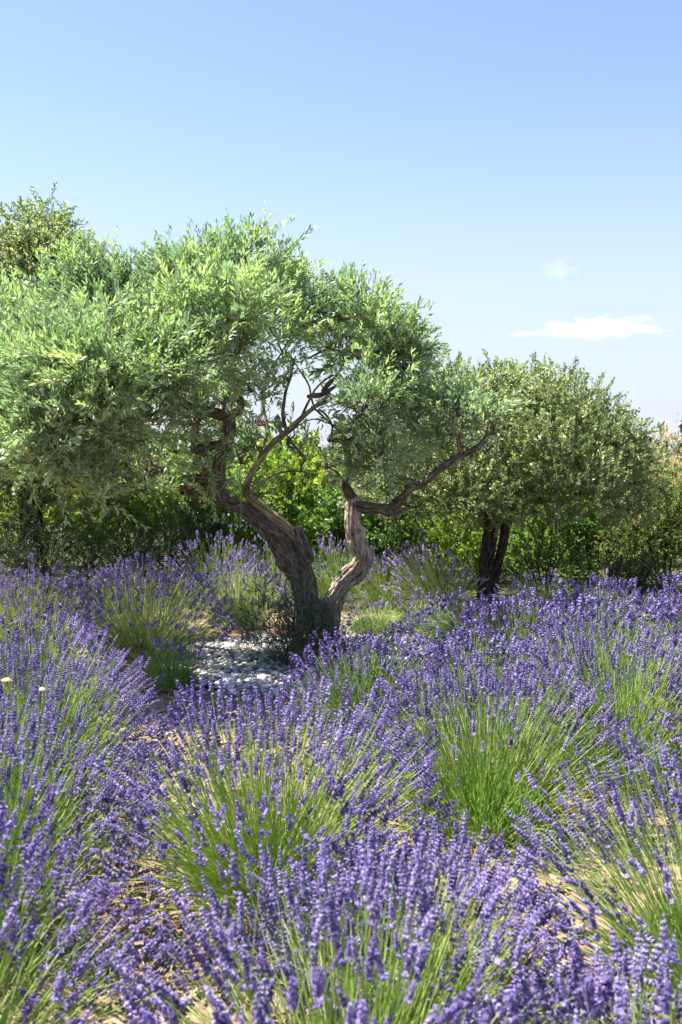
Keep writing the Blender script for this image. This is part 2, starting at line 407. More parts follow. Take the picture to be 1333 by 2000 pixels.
def clump_points(c, rad, n, rng, up=.35, rnd=.45, inner=.5, zmin=-.8, lump=.22):
    d = sphere_dirs(n, rng, zmin)
    ph = rng.uniform(0, 6, 6)
    b = 1 + lump * (np.sin(d[:, 0] * 4 + ph[0]) * np.sin(d[:, 2] * 5 + ph[1]) + .6 * np.sin(d[:, 1] * 7 + ph[2]) * np.sin(d[:, 0] * 9 + ph[3]))
    r = inner + (1 - inner) * rng.random(n) ** .6
    P = np.asarray(c) + d * np.asarray(rad) * (r * b)[:, None]
    D = unit(d * 1.0 + np.array([0, 0, up]) + rng.normal(0, rnd, (n, 3)))
    return P, D

# ------------------------------------------------------------------ the big olive tree
OL = sprig
olive_tpl = [sprig(random.uniform(.16, .27), random.choice([14, 16, 18, 20]), .060, .0085, 45, False, .25, seed=k) for k in range(8)]
olive = thing('olive_tree', (-.21, 8.0, 0), 'large old olive tree with a forked twisted trunk rising from the pebble bed', 'olive tree')
O0 = np.array([-.21, 8.0, 0])
def rel(px, py, d, r):                       # point of the olive relative to its foot
    p = at(px, py, d); return (p.x - O0[0], p.y - O0[1], p.z - O0[2], r)
limb('trunk', [(-.02, 0, -.05, .27), (0, 0, .06, .225), (.0, 0, .2, .18), (.01, 0, .36, .155), (.02, .0, .48, .11)], M['olive_bark'], olive, .015, 72, .18, ridges=9, seed=3)
left_pts = [rel(610, 1215, 8.0, 0.087), rel(600, 1175, 8.0, 0.094), rel(590, 1130, 8.0, 0.099), rel(567, 1085, 7.98, 0.102), rel(535, 1042, 7.94, 0.086), rel(492, 1003, 7.9, 0.069), rel(440, 978, 7.85, 0.054), rel(395, 966, 7.8, 0.046), rel(362, 958, 7.75, 0.041)]
limb('limb', left_pts, M['olive_bark'], olive, .014, 72, .15, [(.55, 1.2, .03, .07), (.95, 4., .02, .06)], seed=5, ridges=9)
right_pts = [rel(640, 1215, 8.02, 0.086), rel(652, 1172, 8.0, 0.078), rel(672, 1135, 7.97, 0.076), rel(700, 1113, 7.95, 0.080), rel(709, 1085, 7.95, 0.076), rel(696, 1052, 7.95, 0.066), rel(687, 1020, 7.97, 0.059), rel(690, 990, 8.0, 0.060), rel(693, 972, 8.0, 0.047)]
limb('limb', right_pts, M['pale_bark'], olive, .011, 64, .24, [(.2, 1.0, .03, .05), (.30, 4.4, .045, .03), (.36, 5.2, -.03, .022), (.40, 3.9, .04, .03), (.48, 3.2, .045, .045), (.55, 4.6, -.025, .02), (.62, 4.2, .03, .035), (.72, 5.0, .025, .02), (.85, 2., .035, .05), (.3, 3.0, -.03, .03)], wob=.02, seed=9, ridges=7)
limb('cut_stub', [rel(602, 1100, 7.93, .055), rel(594, 1075, 7.92, .062), rel(585, 1050, 7.92, .055), rel(578, 1031, 7.92, .052)], M['olive_bark'], olive, .015, 28, .14, seed=12, cap_mat=M['cut_wood'])
B = []          # branches: (points, radius list, material)
def br(pts, mat='twig_bark', sides=12, ridge=.12, wob=.02, step=.04, name='branch'):
    P = [rel(*p) for p in pts]
    B.append(P)
    limb(name, P, M[mat], olive, step, sides, ridge, wob=wob, seed=len(B) * 1.7)
br([(588, 1058, 7.93, .045), (560, 1030, 7.9, .046), (520, 998, 7.88, .042), (485, 968, 7.86, .034), (482, 948, 7.85, .03), (497, 915, 7.85, .027), (518, 882, 7.85, .025), (550, 852, 7.85, .024), (583, 822, 7.86, .021), (612, 797, 7.88, .017), (645, 772, 7.9, .013)], 'green_bark', 16, .06, .006)
br([(436, 975, 7.84, .055), (430, 945, 7.8, .05), (430, 905, 7.78, .052), (440, 870, 7.78, .055), (447, 838, 7.78, .055), (446, 815, 7.78, .05), (418, 806, 7.76, .042), (378, 801, 7.72, .034), (345, 775, 7.6, .026), (312, 748, 7.5, .018)], 'olive_bark', 20, .2, .02, .02)
br([(432, 868, 7.76, .04), (408, 872, 7.7, .038), (383, 880, 7.6, .036), (376, 876, 7.58, .02)], 'olive_bark', 14, .2)
br([(447, 815, 7.8, .04), (470, 790, 7.9, .03), (455, 740, 8.0, .024), (440, 690, 8.05, .018), (448, 640, 8.1, .012)], 'twig_bark')
br([(378, 962, 7.78, .04), (350, 945, 7.7, .032), (315, 926, 7.55, .026), (280, 915, 7.45, .024), (247, 907, 7.4, .022), (236, 890, 7.35, .02), (205, 888, 7.2, .018), (184, 878, 7.1, .013)], 'twig_bark')
br([(262, 912, 7.42, .018), (245, 915, 7.3, .015), (205, 928, 7.1, .013), (170, 932, 6.95, .01), (120, 925, 6.8, .007)], 'twig_bark')
br([(350, 952, 7.75, .05), (362, 940, 7.72, .045), (400, 935, 7.7, .03), (425, 940, 7.7, .02)], 'twig_bark')
br([(362, 958, 7.75, .045), (330, 930, 7.9, .034), (260, 880, 8.3, .028), (180, 830, 8.7, .022), (100, 780, 9.0, .016), (20, 730, 9.2, .01)], 'twig_bark')
br([(388, 964, 7.78, .045), (400, 930, 8.1, .036), (380, 850, 8.6, .028), (340, 760, 8.9, .022), (320, 690, 9.1, .015), (330, 620, 9.1, .009)], 'twig_bark')
br([(691, 985, 8.0, .055), (712, 992, 7.98, .055), (735, 994, 7.95, .048), (762, 992, 7.9, .036), (785, 975, 7.85, .034), (802, 955, 7.82, .033), (838, 936, 7.78, .03), (866, 912, 7.75, .028), (902, 890, 7.72, .025), (930, 876, 7.7, .022), (948, 858, 7.68, .017), (952, 830, 7.66, .012), (946, 795, 7.66, .007)], 'olive_bark', 16, .17, .012, .02)
br([(902, 888, 7.72, .02), (896, 860, 7.7, .016), (905, 835, 7.68, .012), (902, 812, 7.66, .006)], 'twig_bark')
br([(815, 948, 7.8, .028), (800, 938, 7.75, .026), (780, 930, 7.7, .014)], 'olive_bark')
br([(740, 994, 7.94, .04), (770, 1003, 7.85, .026), (788, 992, 7.8, .018), (810, 990, 7.7, .007)], 'twig_bark')
br([(693, 980, 8.0, .052), (684, 966, 8.0, .046), (672, 946, 7.98, .036), (677, 938, 7.98, .022), (682, 915, 8.0, .022), (677, 880, 8.02, .03), (676, 866, 8.02, .026), (690, 852, 8.02, .016), (700, 820, 8.1, .013), (720, 770, 8.2, .01), (735, 700, 8.3, .007)], 'olive_bark', 14, .16, .01, .02)
br([(680, 866, 8.02, .022), (662, 860, 8.0, .022), (646, 861, 7.98, .019), (643, 861, 7.98, .01)], 'olive_bark')
br([(646, 858, 7.98, .011), (650, 835, 7.98, .009), (640, 815, 7.98, .009), (622, 800, 7.95, .01)], 'twig_bark', 8)
br([(680, 862, 8.02, .012), (660, 838, 8.02, .009), (630, 812, 8.0, .009), (610, 795, 7.95, .008)], 'twig_bark', 8)
# the contorted branches in the see-through part of the crown
br([(560, 845, 7.85, .015), (552, 800, 7.9, .014), (560, 760, 7.95, .012), (573, 720, 8.0, .010), (578, 695, 8.0, .006)], 'twig_bark', 8)
br([(612, 797, 7.88, .015), (650, 775, 7.92, .016), (634, 760, 7.95, .024), (655, 735, 8.0, .012), (680, 700, 8.1, .008)], 'twig_bark', 10)
br([(600, 775, 7.9, .012), (617, 772, 7.9, .022), (634, 768, 7.93, .02), (660, 755, 8.0, .01)], 'twig_bark', 10)
br([(585, 822, 7.86, .012), (610, 772, 7.8, .008), (630, 745, 7.8, .007), (655, 732, 7.85, .005)], 'twig_bark', 8)
br([(614, 795, 7.88, .009), (602, 755, 7.9, .008), (590, 735, 7.9, .007), (575, 712, 7.9, .004)], 'twig_bark', 8)
br([(560, 850, 7.85, .008), (600, 822, 7.8, .006), (640, 825, 7.75, .005), (680, 845, 7.7, .003)], 'twig_bark', 8)
br([(482, 970, 7.84, .014), (510, 945, 7.8, .01), (545, 925, 7.75, .008), (590, 921, 7.7, .006), (620, 930, 7.65, .003)], 'twig_bark', 8, .05, .006)
br([(495, 978, 7.86, .012), (530, 958, 7.8, .008), (575, 940, 7.7, .005), (600, 930, 7.7, .003)], 'green_bark', 8, .05, .006)
br([(500, 915, 7.85, .014), (520, 850, 8.1, .012), (515, 780, 8.3, .012), (530, 720, 8.5, .010), (570, 660, 8.6, .007)], 'twig_bark', 8)

skel = np.concatenate([np.array(catmull(p, .12))[:, :3] for p in B])
# (px, py, radius px, depth) of each leafy mass; radii are real sizes at that depth
CL = [(118, 548, 78, 8.2), (205, 560, 70, 7.9), (150, 500, 42, 8.0), (285, 560, 66, 8.1), (350, 548, 62, 8.0), (412, 520, 58, 8.0), (470, 505, 55, 8.1), (520, 500, 50, 8.2),
      (560, 560, 62, 8.2), (622, 590, 58, 8.3), (685, 600, 60, 8.2), (740, 620, 60, 8.1), (778, 668, 48, 8.0), (790, 720, 44, 8.1), (760, 760, 60, 7.9),
      (790, 830, 48, 7.9), (745, 850, 62, 7.7), (716, 795, 46, 7.6), (735, 910, 46, 7.6), (780, 900, 34, 8.3), (700, 700, 60, 8.0), (640, 660, 52, 8.2),
      (40, 620, 90, 7.8), (-60, 690, 110, 7.6), (120, 640, 85, 7.2), (210, 640, 85, 7.0), (300, 640, 85, 7.3), (390, 610, 80, 7.4), (470, 590, 75, 7.4), (545, 640, 52, 7.8),
      (20, 750, 95, 7.0), (110, 730, 85, 6.7), (210, 730, 85, 6.6), (300, 730, 80, 6.9), (385, 695, 70, 7.1), (465, 675, 66, 7.3), (495, 765, 44, 7.9),
      (20, 850, 85, 6.9), (110, 830, 80, 6.6), (200, 820, 75, 6.7), (290, 820, 66, 7.0), (350, 800, 40, 7.9), (540, 740, 34, 8.1), (515, 830, 34, 8.2),
      (30, 920, 55, 7.0), (100, 900, 60, 6.8), (175, 915, 48, 6.8), (195, 965, 30, 6.8), (258, 870, 46, 7.8), (285, 950, 26, 7.3), (345, 885, 40, 8.2), (395, 925, 30, 8.2), (480, 880, 30, 8.2),
      (590, 890, 26, 7.8), (565, 860, 24, 7.7), (640, 915, 18, 7.9),
      (60, 620, 100, 9.3), (180, 640, 95, 9.3), (300, 630, 75, 9.1), (430, 620, 55, 8.9), (60, 760, 85, 9.2), (200, 760, 70, 9.2), (690, 670, 50, 8.8), (120, 860, 55, 8.8),
      (868, 800, 40, 7.9), (905, 815, 36, 7.7), (945, 810, 30, 7.7), (880, 850, 24, 8.1), (960, 850, 26, 7.6), (-90, 820, 100, 7.2), (-120, 640, 90, 8.4),
      (400, 770, 42, 8.3), (460, 760, 40, 8.5), (380, 840, 40, 8.3), (440, 850, 34, 8.4), (400, 905, 26, 7.55), (470, 905, 26, 8.2), (500, 830, 30, 8.3), (440, 790, 24, 7.5), (385, 830, 26, 7.3), (540, 770, 28, 8.3), (600, 700, 30, 8.3), (415, 960, 18, 7.6), (478, 962, 16, 7.7)]
rng = np.random.default_rng(5)
Ps, Ds, Ss, Ts = [], [], [], []
clumps = []
for (px, py, rp, d) in CL:
    if py < 680: py += 22
    if px < 190 and py < 700: py += 26
    c = at(px, py, d); c = np.array([c.x, c.y, c.z]) - O0
    clumps.append((c, rp * d / F, px, py))
tw_C, tw_r = [], []
order = sorted(range(len(clumps)), key=lambda k: np.min(np.linalg.norm(skel - clumps[k][0], axis=1)))
nb = 0
for k in order:
    c, r, px, py = clumps[k]
    dd = np.linalg.norm(skel - c, axis=1) + np.maximum(0, skel[:, 2] - c[2]) * .8
    q = skel[np.argmin(dd)]
    dist = np.linalg.norm(c - q)
    if dist > r * .5:
        mid = (q + c) / 2 + rng.normal(0, .06, 3) * dist + np.array([0, 0, .12 * dist])
        m1 = q * .7 + c * .3 + rng.normal(0, .05, 3) * dist
        e = min(.020, .008 + dist * .013)
        pts = [(*q, e * 1.1), (*m1, e), (*mid, e * .8), (*c, e * .5)]
        limb('branch', pts, M['twig_bark'], olive, .05, 8, .1, wob=.02, seed=k * 1.3)
        nb += 1
        skel = np.concatenate([skel, catmull(pts, .12)[:, :3]])
    # twigs fanning out in the clump
    nt_ = 9
    dirs = unit(sphere_dirs(nt_, rng, -.5) + np.array([0, 0, .3]))
    t = np.linspace(0, 1, 5)
    Cc = c[None, None] + dirs[:, None, :] * (t[None, :, None] * r * .95) + rng.normal(0, .02, (nt_, 5, 3)) * t[None, :, None] + np.array([0, 0, .08])[None, None] * r * (t ** 2)[None, :, None]
    tw_C.append(Cc); tw_r.append(np.broadcast_to(np.linspace(.006, .0022, 5), (nt_, 5)))
    gap = 350 < px < 705 and py > 690
    n = int(520 * r * r / .09 * (0.34 if gap else .38 if py > 840 else .53) * rng.uniform(.6, 1.35))
    n = min(n, 200)
    P, D = clump_points(c, (r * .9, r * .95, r * .82), n, rng, up=.42, rnd=.6, inner=.35, zmin=-.85, lump=.32)
    Ps.append(P); Ds.append(D); Ss.append(rng.uniform(.75, 1.25, n))
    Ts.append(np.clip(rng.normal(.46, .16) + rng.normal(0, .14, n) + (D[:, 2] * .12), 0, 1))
    # long upright shoots on the crown's upper side
    if py < 660 or (px > 700 and py < 760):
        m = 7
        Pp = c + unit(np.stack([rng.normal(0, .5, m), rng.normal(0, .5, m), np.full(m, 1.0)], -1)) * r * rng.uniform(.75, 1.0, m)[:, None]
        Ps.append(Pp); Ds.append(unit(np.stack([rng.normal(0, .22, m), rng.normal(0, .22, m), np.ones(m)], -1)))
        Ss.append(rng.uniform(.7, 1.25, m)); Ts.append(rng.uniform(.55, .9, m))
Ps, Ds, Ss, Ts = map(np.concatenate, (Ps, Ds, Ss, Ts))
# openings in the crown through which the sun reaches the limbs and the pebbles
sdv = np.array(SUN_DIR); keep = np.ones(len(Ps), bool)
for (q, cr, pr) in [(np.array(right_pts[3][:3]), .24, .97), (np.array(right_pts[5][:3]), .2, .95), (np.array(right_pts[2][:3]), .16, .9), (np.array(left_pts[4][:3]), .13, .8), (np.array([-.6, -.4, .05]), .2, .8), (np.array([.3, -.2, .05]), .18, .8), (np.array([.75, -.1, 1.6]), .16, .8)]:
    v = Ps + Ds * .1 - q; tl = v @ sdv
    dl = np.linalg.norm(v - tl[:, None] * sdv, axis=1)
    keep &= ~((tl > 0) & (dl < cr) & (rng.random(len(Ps)) < pr))
# ragged gaps between the masses, and hue drifting from mass to mass
hole = np.array([mnoise.noise(Vector(p) * 2.6 + Vector((3, 1, 7))) + .5 * mnoise.noise(Vector(p) * 6.5) for p in Ps])
keep &= (hole < .17) | (rng.random(len(Ps)) < .18)
Ts = np.clip(Ts + np.array([.55 * mnoise.noise(Vector(p) * 3.3) for p in Ps]), 0, 1)
Ps, Ds, Ss, Ts = Ps[keep], Ds[keep], Ss[keep], Ts[keep]
print('olive sprigs', len(Ps))
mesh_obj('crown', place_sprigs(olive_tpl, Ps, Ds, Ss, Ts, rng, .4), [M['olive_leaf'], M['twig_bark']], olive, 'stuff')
tw = mesh_obj('twig', [tubes(np.concatenate(tw_C), np.concatenate(tw_r), 4)], M['twig_bark'], olive, 'stuff')

# ------------------------------------------------------------------ leafy trees and shrubs
oak_tpl = [sprig(random.uniform(.09, .15), random.choice([11, 13, 15]), .034, .0095, 58, False, .25, False, seed=20 + k, seg=2) for k in range(6)]
big_tpl = [sprig(random.uniform(.14, .24), random.choice([9, 11, 13]), .06, .023, 55, False, .25, False, seed=40 + k, seg=2) for k in range(6)]
small_tpl = [sprig(random.uniform(.10, .20), random.choice([12, 16]), .026, .0075, 55, False, .2, False, seed=60 + k, seg=2) for k in range(6)]
needle_tpl = [sprig(random.uniform(.12, .22), 22, .028, .0028, 40, False, .15, False, seed=80 + k, seg=2) for k in range(5)]
def leafy(name, loc, label, cat, mat, tpl, lumps, dens, bark='dark_bark', stems=(), scale=1.0, seed=0, tint=.45, up=.4, inner=.45, blossom=None, group=None, part='crown', stray=.0, rnd=.5, zmin=-.8):
    """A tree or shrub: woody stems and a crown of leafy masses, lumps = (x, y, z, rx, ry, rz) from its foot."""
    rg = np.random.default_rng(seed)
    t = thing(name, loc, label, cat, group)
    Ps, Ds, Ss, Ts = [], [], [], []
    for (x, y, z, rx, ry, rz) in lumps:
        n = int(dens * (rx * rz + rx * ry + ry * rz) / 3 * 100)
        P, D = clump_points((x, y, z), (rx, ry, rz), n, rg, up=up, rnd=rnd, inner=inner, lump=.28, zmin=zmin)
        k = P[:, 2] > .02; P, D = P[k], D[k]
        Ps.append(P); Ds.append(D); Ss.append(rg.uniform(.7, 1.3, len(P)) * scale)
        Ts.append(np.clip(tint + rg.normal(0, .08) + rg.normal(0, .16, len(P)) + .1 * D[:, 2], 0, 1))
        if stray:
            m = int(stray * n)
            d = unit(np.stack([rg.normal(0, .6, m), rg.normal(0, .6, m), np.ones(m)], -1))
            Ps.append(np.array([x, y, z]) + d * np.array([rx, ry, rz]) * rg.uniform(1.0, 1.12, m)[:, None])
            Ds.append(unit(d + np.array([0, 0, .8]) + rg.normal(0, .3, (m, 3)))); Ss.append(rg.uniform(.8, 1.5, m) * scale); Ts.append(rg.uniform(tint, 1, m))
    Ps, Ds, Ss, Ts = map(np.concatenate, (Ps, Ds, Ss, Ts))
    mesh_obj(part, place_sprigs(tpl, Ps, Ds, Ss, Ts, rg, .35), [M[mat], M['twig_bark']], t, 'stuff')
    for k, (nm, pts) in enumerate(stems):
        limb(nm, pts, M[bark], t, .05, 18 if nm == 'trunk' else 9, .13, wob=.01, seed=seed + k)
    if blossom:
        nb_, size = blossom
        V5, F5 = [], []
        for k in range(5):
            a = k * 2 * math.pi / 5; o = len(V5) 
            for (rr, aa, zz) in ((.05, a, 0), (.6, a - .42, .18), (1, a, .25), (.6, a + .42, .18)):
                V5.append((rr * math.cos(aa), rr * math.sin(aa), zz))
            F5.append([4 * k, 4 * k + 1, 4 * k + 2, 4 * k + 3])
        V5 = np.array(V5, float); F5 = np.array(F5)
        # flower heads in loose clusters
        nc = max(1, nb_ // 9)
        sel = rg.choice(len(Ps), nc)
        P = np.repeat(Ps[sel] + Ds[sel] * .12, 9, 0) + rg.normal(0, .035, (nc * 9, 3))
        D = unit(np.repeat(Ds[sel], 9, 0) + rg.normal(0, .4, (nc * 9, 3)) + np.array([0, -.5, .3]))
        mesh_obj('blossom', [stamp(V5, F5, np.zeros(5), frames(D, rng=rg), P, rg.uniform(.6, 1.1, len(P)) * size, rg.random(len(P)))], M['white_petal'], t, 'stuff')
    return t

def stems_fan(n, h, rg, spread=.5, r=.014):
    out = []
    for k in range(n):
        a = rg.uniform(0, 6.28); s = rg.uniform(.3, 1) * spread
        out.append(('stem', [(.05 * math.cos(a), .05 * math.sin(a), -.03, r), (.4 * s * math.cos(a), .4 * s * math.sin(a), h * .4, r * .8), (s * math.cos(a), s * math.sin(a), h * .85, r * .4)]))
    return out

# right evergreen oak: foot (1.62, 10.9); a broad dome with a flat, ragged underside
rgo = np.random.default_rng(77)
ol = []
for k in range(34):
    a = k * 2.39996; q = math.sqrt((k + .5) / 34)
    x = 1.38 * q * math.cos(a); y = 1.25 * q * math.sin(a)
    top = 2.36 * math.sqrt(max(0, 1 - (q * .96) ** 2.6)) 
    ol.append((x + rgo.normal(0, .06), y + rgo.normal(0, .06), 1.15 + max(.12, (top - 1.05)) * rgo.uniform(.75, 1.0), .34, .34, .28))
for k in range(30):
    a = k * 2.39996 + 1; q = math.sqrt((k + .5) / 30)
    ol.append((1.3 * q * math.cos(a) + .05, 1.25 * q * math.sin(a), rgo.uniform(1.1, 1.75), .34, .34, .26))
for (x, y, z) in [(-.55, 0, 2.25), (-.25, .1, 2.32), (.1, 0, 2.36), (.5, .1, 2.34), (.8, 0, 2.28), (1.05, 0, 2.2), (1.25, 0, 2.05), (1.45, 0, 1.8), (1.62, 0, 1.5), (1.6, .1, 1.2), (1.35, -.2, 1.6), (1.2, -.3, 1.9), (.7, -.4, 2.15), (1.55, -.1, 1.0), (1.2, -.4, 1.15), (-.85, 0, 2.1), (-1.2, -.1, 1.7), (-1.35, 0, 1.35), (-1.5, .1, 1.5), (1.45, 0, 1.5), (1.5, 0, 1.2), (1.3, .1, 1.75)]:
    ol.append((x, y, z, .28, .28, .22))
leafy('evergreen_oak', (1.62, 10.9, 0), 'dense round-headed evergreen oak with a dark twin trunk, right of the olive tree', 'oak tree', 'oak_leaf', oak_tpl, ol, 11.5,
      stems=[('trunk', [(-.04, 0, -.05, .12), (-.04, 0, .15, .092), (-.02, 0, .5, .08), (.03, 0, .85, .078), (.07, 0, 1.15, .066), (.05, .05, 1.6, .05)]),
             ('trunk', [(.04, .03, .1, .06), (.09, .0, .4, .05), (.17, .0, .75, .052), (.2, .02, .95, .055), (.3, 0, 1.3, .04), (.5, 0, 1.7, .025)]),
             ('branch', [(.0, 0, .85, .06), (-.1, 0, 1.1, .05), (-.3, -.1, 1.5, .03), (-.6, -.1, 1.9, .015)]),
             ('branch', [(.12, 0, .98, .04), (.3, -.1, 1.12, .03), (.6, -.2, 1.2, .022), (1.0, -.3, 1.25, .012)]),
             ('branch', [(-.02, 0, 1.0, .035), (-.4, -.15, 1.1, .022), (-.9, -.2, 1.12, .014), (-1.2, -.2, 1.25, .008)]),
             ('branch', [(.1, .1, 1.3, .04), (.2, .4, 1.7, .03), (.3, .7, 2.1, .012)])], seed=3, tint=.58, scale=1.1, stray=.10, rnd=.55)

# left evergreen oak, higher, mostly behind the olive crown
rgo = np.random.default_rng(78)
ll = []
for k in range(34):
    a = k * 2.39996; q = math.sqrt((k + .5) / 34)
    ll.append((1.5 * q * math.cos(a), 1.3 * q * math.sin(a), 1.25 + rgo.uniform(0, .5), .45, .45, .36))
    if k < 22: ll.append((1.35 * q * math.cos(a), 1.2 * q * math.sin(a), 2.3 + rgo.uniform(-.2, .3), .42, .42, .35))
for (x, z, r) in [(.1, 5.0, .22), (.35, 5.05, .2), (.3, 4.75, .3), (.65, 4.55, .26), (-.35, 4.55, .32), (-.1, 4.75, .28), (.2, 4.5, .34), (.45, 4.15, .34), (-.75, 4.35, .30), (-.5, 4.0, .4), (.05, 3.9, .42), (.55, 3.75, .4), (.85, 3.55, .34), (-.9, 3.8, .38), (-1.1, 3.3, .4), (-.4, 3.3, .45), (.3, 3.2, .45), (.9, 3.0, .4), (1.2, 3.1, .28), (1.35, 2.7, .35), (-.6, 3.8, .4)]:
    for e in range(3 if z > 3.7 else 2): ll.append((x + rgo.normal(0, .06), rgo.normal(0, .3), z * .88 + .08 + rgo.normal(0, .05), r, r, r * .9))
for (x, y, z) in [(0, -1.2, .95), (.5, -1.2, .9), (-.5, -1.2, .95), (1.0, -1.0, 1.0), (.2, -1.3, 1.3), (-.9, -1.0, 1.2)]: ll.append((x, y, z, .42, .3, .36))
for (x, z) in [(1.0, 3.75), (1.15, 3.5), (.7, 4.0), (1.35, 3.35), (-.1, 4.95), (.25, 4.75)]: ll.append((x, 0, z * .88, .26, .26, .24))
leafy('evergreen_oak', (-3.95, 12.6, 0), 'tall evergreen oak showing above the left shoulder of the olive crown, dark underneath', 'oak tree', 'oak_leaf', oak_tpl, ll, 5.6,
      stems=[('trunk', [(0, 0, -.05, .2), (0, 0, .5, .16), (.05, 0, 1.5, .13), (0, 0, 2.6, .09), (-.1, 0, 3.9, .04)]),
             ('branch', [(0, 0, 1.0, .07), (.6, 0, 1.3, .04), (1.3, 0, 1.5, .02)]), ('branch', [(0, 0, 1.2, .06), (-.6, -.1, 1.6, .04), (-1.2, 0, 2.2, .02)]),
             ('branch', [(.02, 0, 2.4, .05), (.4, 0, 3.2, .03), (.5, 0, 3.9, .012)])], seed=4, tint=.58, scale=1.45, stray=.08)

def shrub(name, x, y, rx, h, label, cat, mat, tpl, dens=2.2, seed=0, scale=1., tint=.45, blossom=None, ry=None, n=9, stray=.06, group=None, up=.4):
    rg = np.random.default_rng(seed + 500)
    ry = ry or rx * .8
    lumps = [(0, 0, h * .45, rx * .75, ry * .75, h * .42)]
    for k in range(n):
        a = k * 2.39996 + seed; q = math.sqrt((k + .5) / n)
        z = h * (.28 + .55 * math.sqrt(max(0, 1 - q * q * .9)) * rg.uniform(.75, 1.1))
        if k % 2: lumps.append((rx * .8 * math.cos(a * 1.7), ry * .7 * math.sin(a * 1.7), h * .18, rx * .34, ry * .34, h * .16))
        lumps.append((rx * .75 * q * math.cos(a), ry * .75 * q * math.sin(a), z, rx * .36, ry * .36, min(h * .28, .4)))
    return leafy(name, (x, y, 0), label, cat, mat, tpl, lumps, dens * 2.6, stems=stems_fan(5, h, rg, rx * .6), seed=seed, scale=scale, tint=tint, blossom=blossom, stray=stray, group=group, part='foliage', up=up)
BG = 'shrubs of the border behind the garden'
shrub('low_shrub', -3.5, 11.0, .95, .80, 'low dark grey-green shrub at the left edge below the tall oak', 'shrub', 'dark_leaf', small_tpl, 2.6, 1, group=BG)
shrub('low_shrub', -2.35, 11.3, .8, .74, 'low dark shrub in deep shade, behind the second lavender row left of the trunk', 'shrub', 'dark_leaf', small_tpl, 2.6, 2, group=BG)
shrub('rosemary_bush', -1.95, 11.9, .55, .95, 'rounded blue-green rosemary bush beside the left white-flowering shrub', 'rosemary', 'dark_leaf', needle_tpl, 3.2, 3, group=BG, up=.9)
shrub('lime_shrub', -4.4, 14.6, 1.2, 1.35, 'yellow-green shrub glowing under the tall oak at the left edge', 'shrub', 'lime_leaf', big_tpl, 1.5, 4, tint=.65, group=BG)  # raised tint: sunlight put into the leaf colour
shrub('lime_shrub', -2.75, 13.4, 1.0, 1.22, 'broad yellow-green shrub lit along its top, below the left limb of the olive', 'shrub', 'lime_leaf', big_tpl, 1.7, 5, tint=.65, group=BG)  # sunlit look put into the leaf colour by a higher tint
shrub('lime_shrub', -2.45, 14.6, .8, 1.85, 'tall yellow-green shrub standing behind the left limb of the olive', 'shrub', 'lime_leaf', big_tpl, 1.7, 6, group=BG, tint=.6)  # leaf tint raised to paint in sunlight
shrub('flowering_shrub', -1.5, 12.6, .62, 1.3, 'white-flowering shrub under the arching left limb of the olive', 'shrub', 'green_leaf', big_tpl, 1.9, 7, .9, .55, (330, .026), group=BG)
shrub('lime_shrub', -.75, 13.4, 1.0, 1.72, 'bright green shrub framed by the fork of the olive trunk', 'shrub', 'lime_leaf', big_tpl, 1.8, 8, group=BG, tint=.5, stray=.12)
shrub('flowering_shrub', -.02, 12.6, .42, 1.15, 'white-flowering shrub seen in the fork just left of the pale limb', 'shrub', 'green_leaf', big_tpl, 2.0, 9, .9, .5, (220, .026), group=BG)
shrub('green_shrub', .3, 14.4, .95, 1.85, 'mid-green shrub behind the pale limb of the olive', 'shrub', 'green_leaf', big_tpl, 1.8, 10, group=BG, tint=.55)
shrub('flowering_shrub', .62, 12.5, .45, 1.1, 'white-flowering shrub just right of the pale limb', 'shrub', 'green_leaf', big_tpl, 2.0, 11, .9, .45, (230, .026), group=BG)
shrub('lime_shrub', 1.3, 13.0, .85, 1.02, 'low yellow-green shrub between the olive and the oak trunk', 'shrub', 'lime_leaf', big_tpl, 2.0, 12, .8, .6, group=BG)
shrub('green_shrub', 1.5, 14.9, 1.1, 1.6, 'green shrub behind the oak trunk', 'shrub', 'green_leaf', big_tpl, 1.5, 13, group=BG)
shrub('lime_shrub', 2.75, 13.1, 1.0, 1.28, 'yellow-green shrub just right of the oak trunk', 'shrub', 'lime_leaf', big_tpl, 2.0, 14, .8, .45, group=BG)
shrub('green_shrub', 3.45, 12.6, .75, 1.15, 'dark-hollowed green shrub below the right edge of the oak crown', 'shrub', 'green_leaf', big_tpl, 2.0, 15, .8, .4, group=BG)
shrub('red_tipped_shrub', 3.95, 12.1, .75, 1.35, 'green shrub flushed red and pink at the right edge', 'shrub', 'red_leaf', small_tpl, 4.4, 16, 1.4, .42, group=BG, stray=.12)
shrub('red_tipped_shrub', 4.75, 13.2, .9, 1.55, 'coppery shrub behind the pink-flushed one at the right edge', 'shrub', 'red_leaf', big_tpl, 2.6, 17, .8, .75, group=BG)
shrub('pale_tree', 5.2, 15.6, 1.1, 2.05, 'pale creamy-leaved small tree at the right edge beyond the oak', 'tree', 'pale_leaf', big_tpl, 1.5, 18, .8, .55, group=BG, stray=.15)
shrub('green_shrub', 3.6, 15.8, 1.3, 1.7, 'green shrub behind the right side of the oak crown', 'shrub', 'green_leaf', big_tpl, 1.2, 19, group=BG)
shrub('green_shrub', -1.5, 16.5, 1.4, 1.9, 'loose green shrub far behind the olive fork', 'shrub', 'green_leaf', big_tpl, 1.0, 20, group=BG, tint=.6)
shrub('low_shrub', 2.35, 11.5, .6, .62, 'low dark shrub at the foot of the oak, on its right', 'shrub', 'green_leaf', small_tpl, 2.6, 21, group=BG, tint=.3)
shrub('low_shrub', 3.25, 11.0, .55, .5, 'low dark shrub in the shade behind the right lavender rows', 'shrub', 'dark_leaf', small_tpl, 2.6, 22, group=BG)
